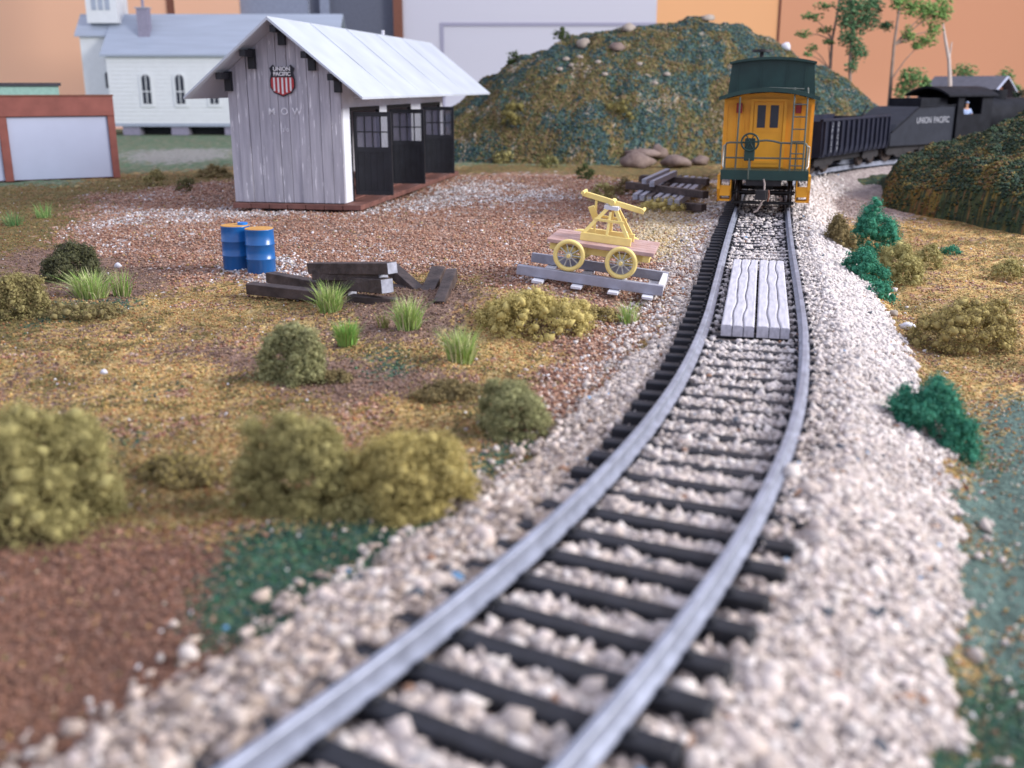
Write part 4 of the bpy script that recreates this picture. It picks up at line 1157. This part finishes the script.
for yy in (1.4, 2.15):
    for k in range(5): side_text('UP925'[k] if yy < 2 else 'UPCAP'[k], .26, gd, 1.365, yy, 1.98 - k * .25, M_dull)
MB().bx(-.9, .9, .4, gl - .4, .42, .715).build('underframe', M_dark, gd)
truck(gd, 1.6); truck(gd, gl - 1.6)

ts = gs + gl + .6; tl = 5.6
tn = car_at('tender', ts, tl, 'dark tender with sloping back and white railroad name on its side', 'railroad car')
side = [(0.1, .75), (tl, .75), (tl, 2.55), (2.6, 2.55), (2.2, 2.45), (.6, 1.75), (.1, 1.35)]
MB().prism(side, -1.25, 1.25, 'x').build('tank', M_tenderside, tn)
sdp = MB(); sdp.beam((1.27, .15, 1.40), (1.27, 2.3, 2.53), .05, .08, (1, 0, 0)); sdp.beam((1.27, 2.3, 2.55), (1.27, tl, 2.62), .05, .08, (1, 0, 0)); sdp.build('tank_edge', M_engine, tn)
side_text('UNION', .42, tn, 1.262, 2.85, 1.9, M_dull, .95); side_text('PACIFIC', .42, tn, 1.262, 4.4, 1.9, M_dull, .95)
tk = MB(); tk.bx(-.9, .9, 3.0, 5.4, 2.56, 2.95); tk.build('coal_bunker', M_engine, tn)
truck(tn, 1.4); truck(tn, 4.2)
MB().bx(-1.0, 1.0, .2, tl - .1, .5, .74).build('underframe', M_dark, tn)
MB().beam((-1.0, -.1, .7), (-.9, 1.2, 2.6), .06, .06).build('grab_iron', M_engine, tn)

ls = ts + tl + .25; ll = 9.5
lo = car_at('steam_locomotive', ls, ll, 'dark steam locomotive with arched cab roof behind the mound', 'locomotive')
cabm = MB(); cabm.bx(-1.4, -1.3, .1, 2.4, .9, 3.1); cabm.bx(1.3, 1.4, .1, 2.4, .9, 2.15); cabm.bx(1.3, 1.4, .1, .5, 2.151, 3.1); cabm.bx(1.3, 1.4, 1.7, 2.4, 2.151, 3.1); cabm.bx(-1.3, 1.3, 2.3, 2.4, .9, 3.2); cabm.bx(-1.4, 1.4, .1, 2.4, .8, .899)
cabm.build('cab', M_engine, lo)
MB().prism(arc(1.55, 3.10, .42) + arc(1.55, 3.02, .40)[::-1], -.7, 2.6).build('cab_roof', M_engine, lo)
MB().tube([(0, 2.4, 2.0), (0, 9.4, 2.0)], .95, 24).build('boiler', M_engine, lo)
MB().tube([(0, 4.2, 2.8), (0, 4.2, 3.35)], .42, 16).build('steam_dome', M_engine, lo)
MB().tube([(0, 8.4, 2.8), (0, 8.4, 3.7)], [.28, .34], 16).build('smokestack', M_engine, lo)
MB().bx(-1.3, 1.3, 2.4, 9.6, .95, 1.05).build('running_board', M_engine, lo)
for yy in (3.2, 4.9, 6.6):
    for sg in (-1, 1):
        MB().torus((sg * .82, yy, .65), .56, .08, (1, 0, 0), 28, 8).build('driving_wheel', M_dark, lo)
MB().bx(-.6, .6, .3, 9.4, .6, .9).build('frame', M_dark, lo)
# engineer figure leaning in the cab, a few pixels tall
M_cloth = mat('driver light blue clothes', (.35, .45, .7), .8); M_skin = mat('skin', (.55, .3, .2), .7)
V_ = [((0, 0, 0), .15), ((0, 0, .28), .16), ((0, 0, .50), .15), ((0, -.01, .60), .055), ((0, -.03, .70), .085), ((0, -.03, .82), .085),
      ((.20, 0, .50), .06), ((.28, -.06, .28), .045), ((.24, -.22, .14), .035), ((-.20, 0, .50), .06), ((-.28, -.04, .28), .045), ((-.22, -.18, .16), .035)]
E_ = [(0, 1), (1, 2), (2, 3), (3, 4), (4, 5), (2, 6), (6, 7), (7, 8), (2, 9), (9, 10), (10, 11)]


def skinned(name, idx, grow, m, parent=None):
    mp = {i: k for k, i in enumerate(idx)}
    me = bpy.data.meshes.new(name); me.from_pydata([V_[i][0] for i in idx], [(mp[a_], mp[b_]) for a_, b_ in E_ if a_ in mp and b_ in mp], []); me.materials.append(m)
    o = obj(name, me, parent); md = o.modifiers.new('skin', 'SKIN'); o.modifiers.new('sub', 'SUBSURF').levels = 1
    for k, i in enumerate(idx): me.skin_vertices[0].data[k].radius = (V_[i][1] + grow,) * 2
    me.skin_vertices[0].data[0].use_root = True
    return o


xe, ye, he = track(ls + .9)
eo = skinned('person', list(range(12)), 0, M_skin); eo.location = (xe + 1.15 * math.cos(he), ye - 1.15 * math.sin(he), RAIL + 1.83)
tag(eo, 'tiny light blue clothed driver at the cab opening of the locomotive', 'person')
skinned('jacket', [0, 1, 2, 6, 7, 9, 10], .02, M_cloth, eo)
MB().tube([(0, -.03, .84), (0, -.03, .93)], [.11, .08], 12).build('cap', M_cloth, eo)

# depot behind the engine
dp = D(968, 96, 68); dep = empty('depot', (dp.x, dp.y, 0), R(-47), 'small grey roofed depot behind the steam locomotive', 'building')
MB().bx(-1.8, 1.8, -1.5, 1.5, 0, 3.3).build('wall', M_engine, dep)
rz = D(968, 76, 68)[2]
MB().prism([(-2.1, rz - 1.2), (0, rz), (2.1, rz - 1.2), (2.1, rz - 1.32), (0, rz - .12), (-2.1, rz - 1.32)], -2.3, 2.3, 'x').build('roof', M_depotroof, dep)
for sg in (-1, 1):
    b_ = MB(); b_.beam((2.33, 0, rz - .06), (2.33, sg * 2.1, rz - 1.26), .06, .14, (1, 0, 0)); b_.build('bargeboard', M_panel, dep)
MB().prism([(-1.5, 3.301), (1.5, 3.301), (0, rz - .3)], 1.7, 1.8, 'x').build('gable', M_frame1, dep)

# ------------------------------------------------------------------ church
YC = 88; kx = lambda p: D(p, 90, YC)[0]; kz = lambda q, y=YC: D(512, q, y)[2]
ch = empty('church', (kx(109), YC, 0), 0, 'white clapboard church with grey roof and tall steeple at left', 'church')
X0 = kx(109); LC = kx(335) - X0; zb = kz(125); ze = kz(51); zr = kz(14, YC + 3.6); dpt = 7.2
MB().bx(0, LC, 0, dpt, zb, ze).build('wall', M_church, ch)
MB().prism([(-.35 + 0, ze - .25), (dpt / 2, zr), (dpt + .35, ze - .25), (dpt + .35, ze - .42), (dpt / 2, zr - .2), (-.35, ze - .42)], -.35, LC + .35, 'x').build('roof', M_churchroof, ch)
MB().prism([(.02, ze + .001), (dpt - .02, ze + .001), (dpt / 2, zr - .25)], .02, .15, 'x').build('gable', M_church, ch)
cl_ = MB(); [cl_.bx(.01, LC - .01, -.035, -.0015, zb + .14 + .32 * i, zb + .17 + .32 * i) for i in range(int((ze - zb - .4) / .32))]; cl_.build('clapboard', M_church, ch)
MB().bx(-.02, LC, -.06, -.002, zb - .12, zb + .12).build('water_table', M_churchroof, ch)
# vestibule, set back
vx = kx(75) - X0; vy = 2.1; vd = 3.0; vz = kz(33, YC + vy)
MB().bx(vx, -.001, vy, vy + vd, zb, vz).build('vestibule', M_church, ch)
vr = kz(14, YC + vy + vd / 2)
MB().prism([(vy - .3, vz - .15), (vy + vd / 2, vr), (vy + vd + .3, vz - .15), (vy + vd + .3, vz - .3), (vy + vd / 2, vr - .16), (vy - .3, vz - .3)], vx - .3, .3, 'x').build('vestibule_roof', M_churchroof, ch)
sx0, sx1 = kx(85) - X0, kx(116) - X0; sw = sx1 - sx0
stt = MB().bx(sx0, sx1, vy - .1, vy + sw, kz(23, YC + vy), 17).build('steeple', M_church, ch)
for i in range(3):
    a = sx0 + sw * (.2 + .22 * i); MB().bx(a, a + sw * .14, vy - .16, vy - .101, kz(10, YC + vy), 12.5).build('louvre', M_churchroof, stt)
MB().prism([(sx0 - .2, 17.001), (sx1 + .2, 17.001), ((sx0 + sx1) / 2, 24)], vy, vy + sw).build('spire', M_churchroof, ch)
cm = kx(143.5) - X0; zc0 = kz(33, YC + 1.4)
c_ = MB().bx(cm - .45, cm + .45, 1.3, 2.1, zc0 - .5, kz(7)).build('chimney', M_pier, ch); MB().bx(cm - .55, cm + .55, 1.2, 2.2, kz(7) + .001, kz(6)).build('chimney_cap', M_churchroof, c_)
MB().tube([(cm, 1.7, kz(6)), (cm, 1.7, kz(-6))], .12, 8).build('flue', M_pier, c_)


def arched(x0, x1, z0, z1, n=8):
    r = (x1 - x0) / 2; c0 = (x0 + x1) / 2
    return [(x0, z0), (x1, z0)] + [(c0 + r * math.cos(math.pi * i / n), z1 - r + r * math.sin(math.pi * i / n)) for i in range(n + 1)]


for cxp in (147, 180.5, 214, 247.5, 281):
    a = kx(cxp) - X0; zt_, zb_ = kz(72), kz(107)
    wf = MB().prism(arched(a - .55, a + .55, zb_, zt_), -.10, -.003).build('window_frame', M_church, ch)
    MB().prism(arched(a - .34, a + .34, zb_ + .25, zt_ - .2), -.125, -.1005).build('window_pane', M_window, wf)
    mm = MB(); mm.bx(a - .035, a + .035, -.14, -.1255, zb_ + .26, zt_ - .22); mm.bx(a - .33, a - .036, -.14, -.1255, kz(92), kz(91)); mm.bx(a + .036, a + .33, -.14, -.1255, kz(92), kz(91)); mm.build('muntin', M_church, wf)
wf = MB().prism(arched(kx(97) - X0, kx(102) - X0, kz(88, YC + vy), kz(72, YC + vy)), vy - .05, vy - .003).build('window_pane', M_window, ch)
for cxp in (127, 176, 230, 285): a = kx(cxp) - X0; MB().bx(a - .7, a + .7, .1, 1.2, 0, zb - .001).build('pier', M_pier, ch)
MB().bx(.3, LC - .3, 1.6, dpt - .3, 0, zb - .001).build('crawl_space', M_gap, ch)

# ------------------------------------------------------------------ red framed building at left
pa = P(28, 184, 0); pb = P(120, 177.5, 0); dv = pb - pa; an = math.atan2(dv.y, dv.x)
an = R(28); rb_ = empty('display_building', (pb.x, pb.y, 0), an, 'brick red framed building with a large pale blue grey front panel', 'building')
zt_ = D(120, 96, pb.y)[2]; Lb = 9
MB().bx(-Lb, -.001, .12, 6, 0, zt_ - .55).build('wall', M_brick, rb_)
MB().bx(-4.25, -.28, .02, .119, .05, zt_ - .84).build('front_panel', M_panel, rb_)
MB().bx(-9, -4.6, .02, .119, .05, zt_ - .84).build('front_panel', M_panel, rb_)
MB().bx(-Lb, .02, -.12, .119, zt_ - .82, zt_).build('fascia', M_brick, rb_, .02)
for a, b in ((-.27, .02), (-4.59, -4.26)): MB().bx(a, b, -.08, .119, 0, zt_ - .821).build('post', M_brick, rb_, .01)
MB().bx(-Lb, .05, -.16, .3, zt_ + .001, zt_ + .06).build('coping', M_frame1, rb_)
MB().bx(-Lb, -2.0, 1, 5.4, zt_ - .5, zt_ + .42).build('upper_storey', M_mint, rb_)
u_ = MB(); u_.bx(-Lb, -1.9, .9, 5.5, zt_ + .421, zt_ + .55); u_.bx(-Lb, -4.4, 2.4, 5.5, zt_ + .551, zt_ + .80); u_.build('roof_edge', M_gap, rb_)


# ------------------------------------------------------------------ tall thin trees behind the train
def tree(label, trunk, rad, clumps, cols, mt=M_bark, name='tree', n=900):
    y = trunk[0][2]; pts = [D(a, b, c) for a, b, c in trunk]; base = pts[0].copy(); base.z = 0
    t = empty(name, base, 0, label, 'tree')
    pl = [Vector((0, 0, 0))] + [p - base for p in pts]
    tb_ = MB().tube(pl, [rad] + [rad * (1 - .7 * i / len(pts)) for i in range(len(pts))], 7)
    for (a, b, w, h) in clumps:
        c = D(a, b, y) - base; q = min(pl, key=lambda v: (v - c).length + (0 if v.z < c.z else 3))
        tb_.tube([q, (q + c) / 2 + Vector((0, 0, .15)), c], [rad * .4, rad * .3, rad * .15], 5)
    tb_.build('trunk', mt, t)
    P_, S_, C_ = [], [], []
    for (a, b, w, h) in clumps:
        c = D(a, b, y) - base; k = pxm(y); m_ = int(n * .55 * (w * h) / 700) + 24
        d = rng.normal(size=(m_, 3)); d /= np.linalg.norm(d, axis=1)[:, None]; r = rng.random((m_, 1)) ** .6
        lump = .75 + .6 * fbm(d[:, :1] * 2 + a, d[:, 1:2] * 2 + d[:, 2:] * 3, int(b) + 5)
        p = d * r * lump * np.array([w / k / 2, w / k / 2 * .8, h / k / 2]) + np.array(c)
        P_.append(p); S_.append(rng.uniform(.035, .12, m_)); C_.append(np.array(cols)[rng.integers(0, len(cols), m_)] * rng.uniform(.7, 1.2, (m_, 1)))
    me = pieces('crown', np.concatenate(P_), np.concatenate(S_), np.concatenate(C_), 'octa', .5, .3, .5); obj('crown', me, t, M_foam)


TG = [(.15, .27, .10), (.20, .33, .13), (.11, .20, .08)]; TD = [(.11, .22, .11), (.15, .28, .14), (.08, .16, .08)]
tree('slender sparse tree with thin leaf sprays, leftmost behind the caboose', [(830, 70, 66), (832, 40, 66), (838, 10, 66), (842, -25, 66)], .10, [(812, 16, 22, 10), (803, 34, 18, 8), (812, 48, 14, 8), (826, 30, 18, 8), (824, 6, 22, 9), (828, 42, 12, 6), (808, 54, 10, 5)], TG, n=500)
tree('bushy dark green tall tree, middle one behind the gondola', [(850, 92, 65), (850, 60, 65), (852, 30, 65), (850, -20, 65)], .11, [(852, 6, 30, 26), (866, 18, 32, 26), (850, 36, 26, 24), (858, 52, 22, 18), (852, 66, 12, 14), (846, 20, 20, 16), (872, 4, 24, 16), (886, 26, 16, 10)], TD, n=900)
tree('tall tree with light green foliage on its right side', [(888, 116, 64), (891, 80, 64), (894, 45, 64), (899, 10, 64), (901, -25, 64)], .12, [(912, 6, 26, 22), (928, 12, 28, 24), (942, 10, 22, 26), (908, 34, 14, 16), (926, 40, 26, 12), (918, 46, 16, 8), (934, 30, 14, 14), (898, 2, 16, 18)], [(.20, .33, .10), (.26, .40, .13), (.15, .26, .09)], n=750)
tree('bare pale dead tree behind the depot roof', [(950, 84, 67), (949, 62, 67), (946, 44, 67), (944, 30, 67)], .13, [], TG, M_barkpale) if False else None
t = empty('tree', (D(950, 84, 67).x, 67, 0), 0, 'bare pale forked trunk rising beside the depot roof', 'tree')
b0 = Vector(t.location); q = [D(950, 84, 67) - b0, D(949, 60, 67) - b0, D(945, 38, 67) - b0, D(943, 22, 67) - b0]
MB().tube([Vector((0, 0, 0))] + q, [.16, .13, .11, .09, .03], 7).tube([q[1], D(952, 42, 67) - b0], [.07, .03], 6).build('trunk', M_barkpale, t)
tree('round olive green shrub tree above the locomotive cab', [(908, 104, 63), (909, 92, 63)], .14, [(912, 78, 30, 22), (902, 90, 16, 16), (925, 84, 14, 14)], TG, n=900)
tree('small round shrub above the depot roof', [(964, 92, 70), (964, 80, 70)], .14, [(964, 72, 26, 18)], TG, n=900)
tree('green shrub at the right end of the depot roof', [(1008, 100, 70), (1008, 90, 70)], .14, [(1006, 78, 20, 20), (1014, 88, 18, 10)], TG, n=800)
tree('dark shrub cut by the right edge beside the locomotive', [(1030, 104, 66), (1030, 96, 66)], .14, [(1022, 94, 20, 12)], [(.04, .06, .04)], n=600)
